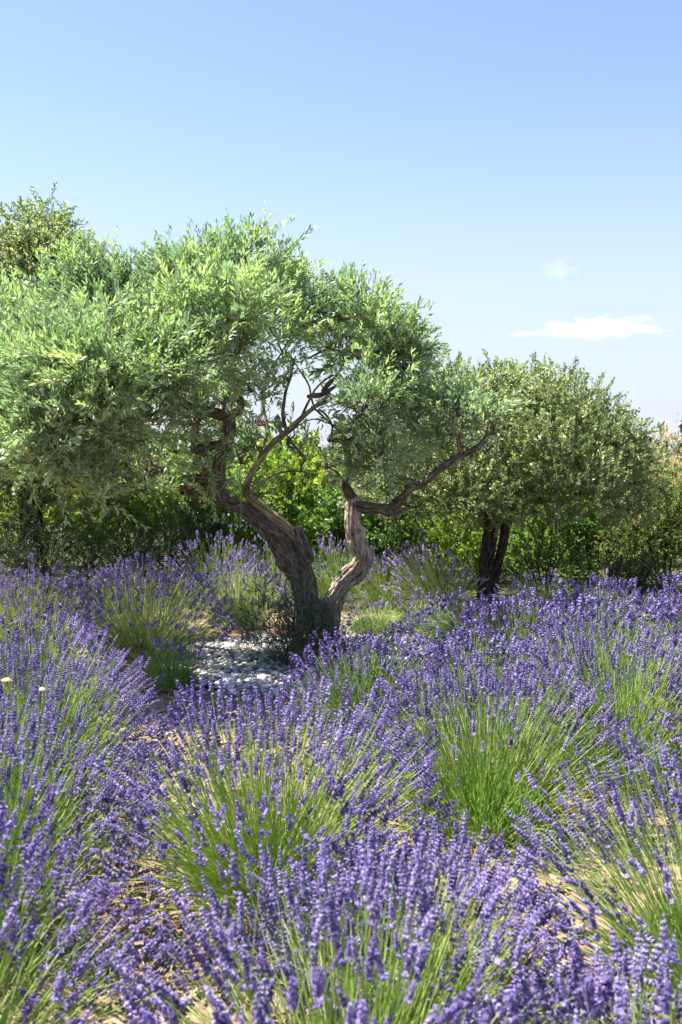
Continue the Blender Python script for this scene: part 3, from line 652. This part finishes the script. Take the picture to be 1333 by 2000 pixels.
leafy('conifer', (-.35, 42, 0), 'small bluish conifer far off, seen through the gap in the olive crown', 'conifer', 'conifer_leaf', needle_tpl,
      [(0, 0, 2.2 + .22 * k, .95 - .2 * k, .9 - .2 * k, .3) for k in range(4)] + [(0, 0, 1.3, 1.1, 1, .6)], .4, stems=[('trunk', [(0, 0, -.05, .12), (0, 0, 2.8, .03)])], scale=2.2, seed=31)
# a far wood that closes the horizon
rgw = np.random.default_rng(9)
n = 1100
a = rgw.uniform(-1.3, 1.3, n); dd = rgw.uniform(70, 95, n); hgt = 1.4 + .9 * np.sin(a * 9) * np.sin(a * 23 + 1) 
P = np.stack([np.sin(a) * dd, np.cos(a) * dd, rgw.uniform(0, 1, n) * np.maximum(hgt, .5)], -1)
wd = mesh_obj('far_wood', place_sprigs(big_tpl[:3], P, unit(rgw.normal(0, 1, (n, 3)) + np.array([0, 0, .5])), np.full(n, 16.0), rgw.random(n), rgw), [M['dark_leaf'], M['twig_bark']], kind='stuff')
tag(wd, 'far line of dark trees closing the horizon behind the shrubs', 'wood')

# shoots at the foot of the olive
rgs = np.random.default_rng(41)
sl = [(rgs.normal(0, .14), rgs.normal(0, .10), rgs.uniform(.08, .32), .15, .14, .15) for _ in range(11)] + [(-.12, 0, .48, .12, .1, .16), (-.18, 0, .38, .14, .12, .15), (.05, 0, .42, .14, .1, .14), (.16, -.02, .34, .12, .1, .12), (-.2, .02, .62, .06, .06, .12), (.2, 0, .2, .12, .12, .15), (.0, -.1, .5, .1, .06, .12)]
leafy('basal_shrub', (-.36, 7.45, 0), 'bushy dark green shoots growing around the foot of the olive trunk', 'shrub', 'sucker_leaf', small_tpl, [(a_ * 1.25, b_ * 1.1, c_ * 1.12, d_ * 1.15, e_ * 1.1, f_ * 1.1) for (a_, b_, c_, d_, e_, f_) in sl], 26.0, stems=stems_fan(8, .6, rgs, .22, .006), scale=.62, seed=33, part='foliage', stray=.12, up=.9, bark='twig_bark')

# ------------------------------------------------------------------ pebble bed
bed = np.array([-.28, 7.75]); bed_r = 1.22
ang = np.linspace(0, 2 * math.pi, 49)[:-1]
rr = bed_r * (1 + .04 * np.sin(ang * 3) + .03 * np.sin(ang * 5 + 1))
V = [(0, 0, .062)] + [(rr[k] * .6 * math.cos(a), rr[k] * .6 * math.sin(a), .058) for k, a in enumerate(ang)] + [(rr[k] * math.cos(a), rr[k] * math.sin(a), .03) for k, a in enumerate(ang)]
tri = np.array([[0, 1 + k, 1 + (k + 1) % 48] for k in range(48)]); qd = np.array([[1 + k, 49 + k, 49 + (k + 1) % 48, 1 + (k + 1) % 48] for k in range(48)])
V = np.array(V)
gb = mesh_obj('gravel_bed', [(V, tri, .5, 0), (V.copy(), qd, .5, 0)], plain_mat('bed_fill', [(.3, (.08, .07, .06)), (.7, (.25, .23, .20))], 60), kind='structure', smooth=True)
gb.location = (bed[0], bed[1], 0)
gb.data.transform(Matrix.Diagonal((.9, .9, 1, 1)))
def pebble_tpl(seed):
    rg = np.random.default_rng(seed)
    V, Fc = [], []
    lat = [(-.3, .95), (.55, .85)]
    V.append((0, 0, -.75))
    for (z, r) in lat:
        for j in range(5): V.append((r * math.cos(j * 1.2566) * (1 + rg.normal(0, .1)), r * .78 * math.sin(j * 1.2566) * (1 + rg.normal(0, .1)), z * .9))
    V.append((0, 0, 1.0))
    for j in range(5):
        Fc.append([0, 1 + (j + 1) % 5, 1 + j])
        a, b = 1 + j, 1 + (j + 1) % 5
        Fc += [[a, b, b + 5], [a, b + 5, a + 5]]
        Fc.append([6 + j, 6 + (j + 1) % 5, 11])
    return np.array(V) * [1, 1, .5], np.array(Fc)
ptp = [pebble_tpl(k) for k in range(5)]
rgp = np.random.default_rng(66)
N = 3400
a = rgp.uniform(0, 2 * math.pi, N); q = np.sqrt(rgp.random(N)) * bed_r * (.98 + .05 * np.sin(a * 3) + .05 * np.sin(a * 7 + 1)) * np.where(rgp.random(N) > .96, 1.1, 1)
PP = np.stack([q * np.cos(a), q * np.sin(a), .05 + rgp.random(N) * .018 - .02 * (q / bed_r) ** 2], -1)
size = rgp.uniform(.017, .031, N) * (1 + .6 * (rgp.random(N) > .93))
pj = 666.5 + F * (PP[:, 0] + bed[0]) / (PP[:, 1] + bed[1]); pv = 900 + F * 1.55 / (PP[:, 1] + bed[1])
seen = ((pj > 405) & (pj < 525) & (pv > 1250) & (pv < 1345)) | ((pj > 525) & (pj < 620) & (pv > 1310))
sc = size * np.where(seen, 10, 1); pick = np.argsort(-sc)[:280]; mask = np.zeros(N, bool); mask[pick] = True
dirs = unit(rgp.normal(0, .3, (N, 3)) + np.array([0, 0, 1])); FM = frames(dirs, rng=rgp)
ch = []
for k in range(5):
    m = (~mask) & (np.arange(N) % 5 == k)
    ch.append(stamp(ptp[k][0], ptp[k][1], np.zeros(len(ptp[k][1])), FM[m], PP[m], size[m], np.clip(rgp.normal(.44, .26, m.sum()), 0, 1)))
mesh_obj('pebbles', ch, M['pebble'], gb, 'stuff', smooth=True).name = 'small_pebble'
pm = []
for k in range(12):
    tp = ptp[k % 5]
    o = mesh_obj('pebble', [(tp[0].copy(), tp[1], min(1, max(0, random.gauss(.5, .25))), 0)], M['pebble'], smooth=True); pm.append(o.data); bpy.data.objects.remove(o)
from mathutils import Matrix
for i in pick:
    o = bpy.data.objects.new('pebble', pm[i % 12]); COL.objects.link(o); o.parent = gb
    o.matrix_local = Matrix.Translation(PP[i]) @ Matrix([list(r) for r in FM[i]]).to_4x4() @ Matrix.Scale(size[i] * 1.1, 4)
# the reddish earth rim round the back-left of the bed
aa = np.linspace(R(95), R(200), 30)
rim = [(1.27 * math.cos(t) + .03 * math.sin(t * 9), 1.27 * math.sin(t), .01, .05) for t in aa]
ro = limb('bed_edging', rim, M['earth_rim'], None, .04, 12, .3, wob=.02, seed=44)
ro.location = (bed[0], bed[1], 0)
tag(ro, 'reddish-brown earth edging curving round the back of the pebble bed', 'edging')

# ------------------------------------------------------------------ lavender
def bud(kind):
    if kind == 'near':
        V = np.array([[0, 0, 0], [.42, 0, .45], [0, .42, .5], [-.42, 0, .45], [0, -.42, .5], [0, 0, 1.0]])
        Fc = np.array([[0, 2, 1], [0, 3, 2], [0, 4, 3], [0, 1, 4], [5, 1, 2], [5, 2, 3], [5, 3, 4], [5, 4, 1]])
    else:
        V = np.array([[0, 0, 0], [.5, 0, .6], [-.28, .45, .7], [-.28, -.45, .7]])
        Fc = np.array([[0, 2, 1], [0, 3, 2], [0, 1, 3], [1, 2, 3]])[[1, 3, 0]] if 0 else np.array([[0, 2, 1], [0, 1, 3], [1, 2, 3]])
    return V, Fc
def spike_tpl(kind, seed):
    """A lavender flower head of unit length along +z: stacked whorls, one whorl set lower on the stem."""
    rg = np.random.default_rng(seed)
    nw, per, b = {'near': (7, 7, .14), 'mid': (6, 4, .20), 'far': (4, 3, .30)}[kind]
    V0, F0 = bud('near' if kind == 'near' else 'far')
    vs, fs, ts = [], [], []; off = 0
    zs = np.linspace(.2, .88, nw) if kind == 'far' else np.concatenate([[rg.uniform(-.15, 0)], np.linspace(.2, .9, nw - 1)])
    for wi, z in enumerate(zs):
        taper = 1 - .45 * max(0, z) ** 2
        for j in range(per):
            ph = j * 2 * math.pi / per + wi * .5 + rg.normal(0, .2)
            el = R(rg.uniform(28, 62)) if z < .85 else R(rg.uniform(55, 80))
            d = np.array([math.cos(ph) * math.cos(el), math.sin(ph) * math.cos(el), math.sin(el)])
            Fm = frames(d[None], np.array([rg.uniform(0, 6)]))[0]
            s = b * taper * rg.uniform(.75, 1.2)
            vs.append((V0 * s) @ Fm.T + np.array([0, 0, z]) + d * .02); fs.append(F0 + off); off += len(V0)
            base_t = rg.uniform(-.5, .5)
            ts += ([base_t - .3] * 4 + [base_t + .25] * 4) if kind == 'near' else [base_t] * len(F0)
        
    return np.concatenate(vs), np.concatenate(fs), np.array(ts)
SP = {k: [spike_tpl(k, s) for s in range(5 if k == 'near' else 4)] for k in ('near', 'mid', 'far')}
near_mesh = {}
def near_meshes(mat):
    if mat not in near_mesh:
        L_ = []
        for k, (V, Fc, T) in enumerate(SP['near']):
            for tb in (.3, .48, .66):
                o = mesh_obj('flower_spike', [(V, Fc, np.clip(T * .6 + tb, 0, 1), 0)], M[mat]); L_.append(o.data); bpy.data.objects.remove(o)
        near_mesh[mat] = L_
    return near_mesh[mat]

TRI = [0]
def lavender(x, y, h, rad, label, n=700, single=0, flower='lav_flower', leaf='lav_leaf', ftint=.5, stint=.5, bloom=.75, lean=(0, 0), front=.35, seed=0, spike=.061, droop=.0, mound=1.0, name='lavender_bush', stemr=.00115):
    """A fountain of thin stems with a flower head each, over a mound of narrow leaves."""
    rg = np.random.default_rng(seed + 1000)
    if math.hypot(x, y) < 4.6: bloom = min(1, bloom * 1.08)
    t = thing(name, (x, y, 0), label, 'lavender', 'lavender bushes in the garden')
    d = math.hypot(x, y)
    # directions: even over the dome; fewer on the camera side when front < 1
    m = n * 3
    ct = rg.uniform(.10, 1, m) ** .92; az = rg.uniform(0, 2 * math.pi, m)
    cam_side = -np.sin(az) * np.sqrt(1 - ct ** 2)
    keep = rg.random(m) < np.where(cam_side > .15, front, 1.0)
    ct, az = ct[keep][:n], az[keep][:n]; n = len(ct)
    stt = np.sqrt(1 - ct ** 2)
    ph = rg.uniform(0, 6, 4)
    ln = np.where(rg.random(n) < .8, rg.uniform(.88, 1.06, n), rg.uniform(.62, .9, n)) * (1 + .07 * np.sin(az * 3 + ph[0]) + .05 * np.sin(az * 7 + ph[1]) * stt)
    low = np.clip((.45 - ct) / .45, 0, 1)
    tip = np.stack([rad * .98 * stt * np.cos(az) * ln + lean[0] * ct, rad * .98 * stt * np.sin(az) * ln + lean[1] * ct, h * (ct ** .8) * ln * .96 + .10 * h - droop * stt * .2], -1)
    tip[:, 2] = np.maximum(tip[:, 2], .05)
    root = np.stack([rad * .28 * stt * np.cos(az) + rg.normal(0, .03, n), rad * .28 * stt * np.sin(az) + rg.normal(0, .03, n), np.full(n, .08 * h) + .1 * h * ct], -1)
    mid = root * .5 + tip * .5
    mid[:, 2] += h * .10 * stt + droop * .12
    mid += rg.normal(0, .015, (n, 3)) * np.where(rg.random(n) < .15, 3.2, 1.0)[:, None]
    tip += rg.normal(0, .02, (n, 3)); tip[:, 2] = np.maximum(tip[:, 2], .04)
    K = 4 if d < 4.5 else 3
    tt = np.linspace(0, 1, K)[None, :, None]
    C = root[:, None] * (1 - tt) ** 2 + 2 * mid[:, None] * tt * (1 - tt) + tip[:, None] * tt ** 2
    rb = stemr * (1.0 if d < 5 else 1.25)
    st = tubes(C, np.broadcast_to(np.linspace(rb * 1.2, rb * .9, K), (n, K)), 3, np.clip(rg.normal(stint, .22, n), 0, 1))
    mesh_obj('stem', [st], M['lav_stem'], t, 'stuff'); TRI[0] += len(st[1]) * 2
    # narrow leaves: a mound over the crown, some climbing the lower stems
    nl = int((1900 if d < 5 else 1200) * mound * (rad / .55) ** 2)
    V0, F0 = leaf_tri(.05, .0026 if d < 5 else .0035)
    dl = sphere_dirs(nl, rg, .0)
    Pl = dl * np.array([rad * .52, rad * .52, h * .42]) * (rg.random(nl) ** .45)[:, None] + np.array([0, 0, .03])
    Dl = unit(dl * .8 + np.array([0, 0, .7]) + rg.normal(0, .4, (nl, 3)))
    mesh_obj('foliage', [stamp(V0, F0, np.zeros(2), frames(Dl, rng=rg), Pl, rg.uniform(.7, 1.4, nl), np.clip(rg.normal(.45, .22, nl), 0, 1))], M[leaf], t, 'stuff'); TRI[0] += nl * 2
    # flower heads
    fl = np.where(rg.random(n) < bloom)[0]
    D = unit((tip - mid) + np.array([0, 0, .05]) + rg.normal(0, .05, (n, 3)) * .6)
    S = spike * rg.uniform(.65, 1.3, n) * (1.13 if d < 2.9 else 1)
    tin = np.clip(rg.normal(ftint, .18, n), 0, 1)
    dist = np.linalg.norm(tip[fl] + np.array([x, y, -CAM_H]), axis=1)
    o_ = fl[np.argsort(dist)]
    # individually modelled heads: the nearest that lie inside the picture
    sg = []
    if single:
        W = tip[o_] + np.array([x, y, 0])
        u = 666.5 + F * W[:, 0] / W[:, 1]; v = 900 + F * (CAM_H - W[:, 2]) / W[:, 1]
        inn = o_[(u > 5) & (u < 1328) & (v < 1990)]
        sg = inn[:single]
        ms = near_meshes(flower); Fm = frames(D[sg], rng=rg)
        for k, i in enumerate(sg):
            o = bpy.data.objects.new('flower_spike', ms[int(rg.integers(len(ms)))]); COL.objects.link(o); o.parent = t
            o.matrix_local = Matrix.Translation(tip[i]) @ Matrix([list(r) for r in Fm[k]]).to_4x4() @ Matrix.Scale(S[i] * 1.1, 4)
    rest = np.setdiff1d(fl, sg)
    kind = 'mid' if d < 5.2 else 'far'
    ch = []
    grp = rg.integers(0, 4, len(rest))
    for k in range(4):
        r_ = rest[grp == k]
        if not len(r_): continue
        V, Fc, T = SP[kind][k]
        ch.append(stamp(V, Fc, T, frames(D[r_], rng=rg), tip[r_], S[r_] * (1 if d < 5.2 else 1.08), tin[r_], 0, .5)); TRI[0] += len(r_) * len(Fc)
    if ch: mesh_obj('flower_head', ch, M[flower], t, 'stuff')
    return t

LV = [
 # x, y, h, rad, label, kwargs
 (0.02, 2.12, .70, .55, 'lavender bush filling the bottom middle of the photo, heads blurred by nearness', dict(n=700, single=280, front=.9)),
 (-.98, 2.25, .72, .52, 'lavender bush in the bottom left corner, leaning over the bare soil', dict(n=560, single=90)),
 (.62, 1.95, .56, .42, 'low lavender bush at the bottom right, its heads tilting right', dict(n=420, single=150)),
 (1.10, 2.75, .78, .66, 'lavender bush at the lower right edge leaning left over its long green stems', dict(n=820, single=260, front=.5)),
 (-.26, 3.45, .80, .66, 'big lavender bush left of the middle in front of the pebbles', dict(n=1350, single=300, front=1.0, stint=.62)),
 (.22, 2.75, .50, .46, 'lavender bush with straw-coloured stems in the lower middle, in front of the green-bodied one', dict(n=650, single=260, front=.9, stint=.8)),
 (-1.20, 3.2, .80, .58, 'lavender bush at the left edge beside the bare soil strip', dict(n=1050, single=300, front=.8)),
 (-1.38, 4.2, .80, .60, 'lavender bush at the left edge, third up from the bottom corner', dict(n=1000, single=280)),
 (-1.62, 5.2, .80, .64, 'deep blue shaded lavender bush at the left, in front of the pale sunlit one', dict(n=1000, single=220, ftint=.36)),  # low ftint puts the olive's shade into the head colour
 (-2.35, 7.4, .80, .58, 'pale lilac lavender bush at the left edge below the dark shrubs', dict(n=800, flower='lav_pale', ftint=.5, leaf='lav_grey', stint=.75, front=.3, mound=1.5)),
 (-1.52, 7.7, .82, .64, 'fan-shaped lavender bush with grey-green body left of the pebble bed', dict(n=1000, flower='lav_pale', ftint=.42, leaf='lav_grey', stint=.75, front=.35, mound=1.5)),
 (-.98, 9.4, .72, .52, 'lilac lavender bush just behind the pebble bed, left of the trunk', dict(n=750, flower='lav_pale', leaf='lav_grey', stint=.8, front=.25, mound=1.6)),
 (-1.35, 11.0, .85, .55, 'far lavender bush below the white-flowering shrub on the left', dict(n=480, flower='lav_pale', ftint=.4)),
 (-.75, 10.9, .80, .48, 'far lavender bush half hidden by the left limb of the olive', dict(n=450, flower='lav_pale', ftint=.45)),
 (-.02, 10.8, .85, .50, 'far lavender bush seen in the fork of the olive trunk', dict(n=480, flower='lav_pale', ftint=.5)),
 (.50, 10.5, .70, .50, 'far pale lavender bush just right of the pale limb', dict(n=450, flower='lav_pale', ftint=.6, bloom=.8, stint=.6)),
 (1.02, 10.2, .80, .52, 'silvery lavender bush leaning left beside the oak trunk', dict(n=620, flower='lav_pale', ftint=.8, bloom=.75, lean=(-.18, 0), stint=.7)),
 (.30, 9.0, .34, .40, 'low pale green lavender mound with hardly a flower, right of the trunk foot', dict(n=420, bloom=.12, leaf='lav_grey', mound=1.8, flower='lav_pale', stint=.6)),
 (1.08, 8.3, .50, .62, 'sprawling lavender bush with lax stems in front of the oak trunk', dict(n=620, bloom=.6, flower='lav_pale', ftint=.35, droop=.6, mound=1.4, lean=(-.1, -.1))),
 (.72, 9.1, .45, .45, 'small lavender bush behind the sprawling one', dict(n=400, bloom=.6, flower='lav_pale', ftint=.4, droop=.5, mound=1.2)),
 (1.85, 9.4, .55, .50, 'shaded lavender bush at the right foot of the oak', dict(n=420, bloom=.6, flower='lav_pale', ftint=.35)),
 (-1.20, 6.85, .34, .30, 'small green lavender plant without flowers between two bushes, left of the pebbles', dict(n=300, bloom=.08, mound=2.2, stint=.3)),
 (.16, 5.45, .66, .50, 'deep violet lavender bush in the tree shade just in front of the pebbles', dict(n=800, single=80, ftint=.36, stint=.35)),  # heads and stems tinted darker, tree shade put into their colour
 (.78, 5.55, .66, .48, 'violet lavender bush standing right of the deep violet one', dict(n=700, single=60, ftint=.45)),
 (.60, 4.1, .76, .66, 'lavender bush with a broad bright green body, right of the middle', dict(n=1100, single=290, front=.15, mound=1.4)),
 (1.36, 4.75, .78, .66, 'lavender bush with a tall green body at the right, behind the broad green one', dict(n=1050, single=260, front=.2, mound=1.4)),
 (2.05, 4.6, .80, .60, 'lavender bush cut off by the right edge, halfway up the lavender field', dict(n=800, single=60)),
 (1.92, 3.7, .74, .55, 'lavender bush cut off by the right edge, above the lower right one', dict(n=800, single=100, front=.6)),
 (1.58, 5.9, .76, .58, 'lavender bush at the right in front of the back row, heads close set', dict(n=800, single=40)),
 (2.35, 6.2, .84, .60, 'tall lavender bush at the right edge below the reddish shrubs', dict(n=780)),
 (1.28, 6.95, .66, .50, 'lavender bush in the back row on the right, below the shaded hollow', dict(n=650)),
 (2.02, 7.4, .70, .55, 'lavender bush in the back row further to the right', dict(n=650)),
 (2.85, 7.6, .75, .55, 'lavender bush in the back row at the right edge', dict(n=600)),
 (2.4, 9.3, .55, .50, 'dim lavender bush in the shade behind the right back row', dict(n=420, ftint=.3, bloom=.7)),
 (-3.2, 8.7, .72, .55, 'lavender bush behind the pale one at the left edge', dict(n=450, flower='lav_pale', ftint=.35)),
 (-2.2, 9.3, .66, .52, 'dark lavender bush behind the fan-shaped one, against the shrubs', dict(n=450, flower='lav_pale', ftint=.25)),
]
for k, (x, y, h, rad, label, kw) in enumerate(LV):
    h *= .87
    if y > 8.5: kw['n'] = int(kw['n'] * .8); kw['bloom'] = kw.get('bloom', .75) * .68; h *= .94; kw['leaf'] = 'lav_grey'; kw['mound'] = kw.get('mound', 1) * 1.5
    elif y > 4.6: kw['bloom'] = kw.get('bloom', .75) * .9; kw['mound'] = kw.get('mound', 1) * 1.2
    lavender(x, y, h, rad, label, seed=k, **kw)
print('lavender tris', TRI[0])

# ------------------------------------------------------------------ small things
def dry_leaf(loc, label, rz, s=.045):
    n = 9
    V, Fc = [], []
    for k in range(n):
        t = k / (n - 1); wd = .32 * math.sin(math.pi * min(.97, t + .03)) ** .8
        z = .32 * math.sin(t * math.pi); x = t - .5
        V += [(x, -wd, z - .16 * math.sin(math.pi * t)), (x, 0, z), (x, wd, z - .2 * math.sin(math.pi * t))]
    for k in range(n - 1):
        for j in (0, 1): Fc.append([3 * k + j, 3 * k + 3 + j, 3 * k + 4 + j, 3 * k + 1 + j])
    o = mesh_obj('dry_leaf', [(np.array(V) * s, np.array(Fc), .7, 0)], M['dry'], smooth=True)
    o.location = loc; o.rotation_euler = (.3, .1, rz)
    tag(o, label, 'dry leaf', 'dry leaves caught on the lavender')
dry_leaf(at(455, 1394, 3.6), 'curled straw-coloured leaf caught on the big middle-left lavender bush', .2, .05)
dry_leaf(at(14, 1330, 4.0), 'curled straw-coloured leaf on the heads at the left edge', .4, .05)
dry_leaf(at(82, 1348, 4.0), 'thin twisted dry leaf a little right of the left edge', .7, .045)
def weed(x, y, label, s):
    rg = np.random.default_rng(int(abs(x) * 1000)); n = 16
    V0, F0 = leaf_quads(.035, .013, .2, .15)
    d = unit(np.stack([rg.normal(0, 1, n), rg.normal(0, 1, n), rg.uniform(.4, 1.2, n)], -1))
    P = d * rg.uniform(.005, .04, n)[:, None]; P[:, 2] = np.abs(P[:, 2]) + .015
    o = mesh_obj('weed', [stamp(V0, F0, np.zeros(2), frames(d, rng=rg), P, s * rg.uniform(.7, 1.2, n), rg.uniform(.5, 1, n))], M['green_leaf'])
    o.location = (x, y, 0); tag(o, label, 'weed', 'weeds on the bare soil')
weed(-.72, 2.95, 'small bright green weed on the bare soil at the bottom left', 1.0)
weed(-.60, 3.15, 'second small weed on the bare soil, a little behind the first', .7)

# ------------------------------------------------------------------ clouds
def cloud(px, py, d, wpx, hpx, dens, label, seed, scale=3.0):
    k = d / F
    n, m = 24, 12; V = []
    for i in range(1, m):
        th = math.pi * i / m
        for j in range(n): V.append((math.sin(th) * math.cos(2 * math.pi * j / n), math.sin(th) * math.sin(2 * math.pi * j / n), math.cos(th)))
    V = np.array(V + [(0, 0, 1), (0, 0, -1)])
    q = np.array([[i * n + j, (i + 1) * n + j, (i + 1) * n + (j + 1) % n, i * n + (j + 1) % n] for i in range(m - 2) for j in range(n)])
    N0 = (m - 1) * n
    t3 = np.array([[j, (j + 1) % n, N0] for j in range(n)] + [[(m - 2) * n + (j + 1) % n, (m - 2) * n + j, N0 + 1] for j in range(n)])
    mt, t, out = node_mat('cloud_vapour')
    tc = t.nodes.new('ShaderNodeTexCoord')
    nz = t.nodes.new('ShaderNodeTexNoise'); nz.inputs['Scale'].default_value = scale; nz.inputs['Detail'].default_value = 4
    mp = t.nodes.new('ShaderNodeMapping'); mp.inputs['Scale'].default_value = (1, .6, .55); mp.inputs['Location'].default_value = (seed, 0, seed)
    t.links.new(tc.outputs['Object'], mp.inputs[0]); t.links.new(mp.outputs[0], nz.inputs['Vector'])
    ln = t.nodes.new('ShaderNodeVectorMath'); ln.operation = 'LENGTH'; t.links.new(tc.outputs['Object'], ln.inputs[0])
    mr = t.nodes.new('ShaderNodeMapRange'); mr.inputs[1].default_value = 1.0; mr.inputs[2].default_value = .2; mr.inputs[3].default_value = -.32; mr.inputs[4].default_value = .12
    t.links.new(ln.outputs['Value'], mr.inputs[0])
    ad = t.nodes.new('ShaderNodeMath'); ad.operation = 'ADD'; t.links.new(nz.outputs[0], ad.inputs[0]); t.links.new(mr.outputs[0], ad.inputs[1])
    m2 = t.nodes.new('ShaderNodeMapRange'); m2.inputs[1].default_value = .38; m2.inputs[2].default_value = .85; m2.inputs[3].default_value = 0; m2.inputs[4].default_value = dens
    t.links.new(ad.outputs[0], m2.inputs[0])
    pv = t.nodes.new('ShaderNodeVolumePrincipled'); pv.inputs['Color'].default_value = (.98, .98, .98, 1); pv.inputs['Anisotropy'].default_value = .3
    t.links.new(m2.outputs[0], pv.inputs['Density']); t.links.new(pv.outputs[0], out.inputs['Volume'])
    o = mesh_obj('cloud', [(V, q, .5, 0), (V.copy(), t3, .5, 0)], mt)
    o.location = at(px, py, d); o.scale = (wpx * k / 2, hpx * k, hpx * k / 2)
    tag(o, label, 'cloud', 'clouds'); return o
cloud(1170, 640, 1500, 330, 60, .11, 'thin flat white cloud streak low in the sky at the right', 1.3)
cloud(1055, 652, 1520, 260, 20, .05, 'thin left tail of the flat white cloud streak', 2.2)
cloud(1095, 528, 1600, 110, 80, .0045, 'faint small wisp of cloud above the flat streak', 4.1)
tris = sum(sum(len(p.vertices) - 2 for p in o.data.polygons) if 0 else len(o.data.loops) - 2 * len(o.data.polygons) for o in scene.objects if o.type == 'MESH' and o.data.users == 1)
print('TRIANGLES', tris, 'objects', len(scene.objects))
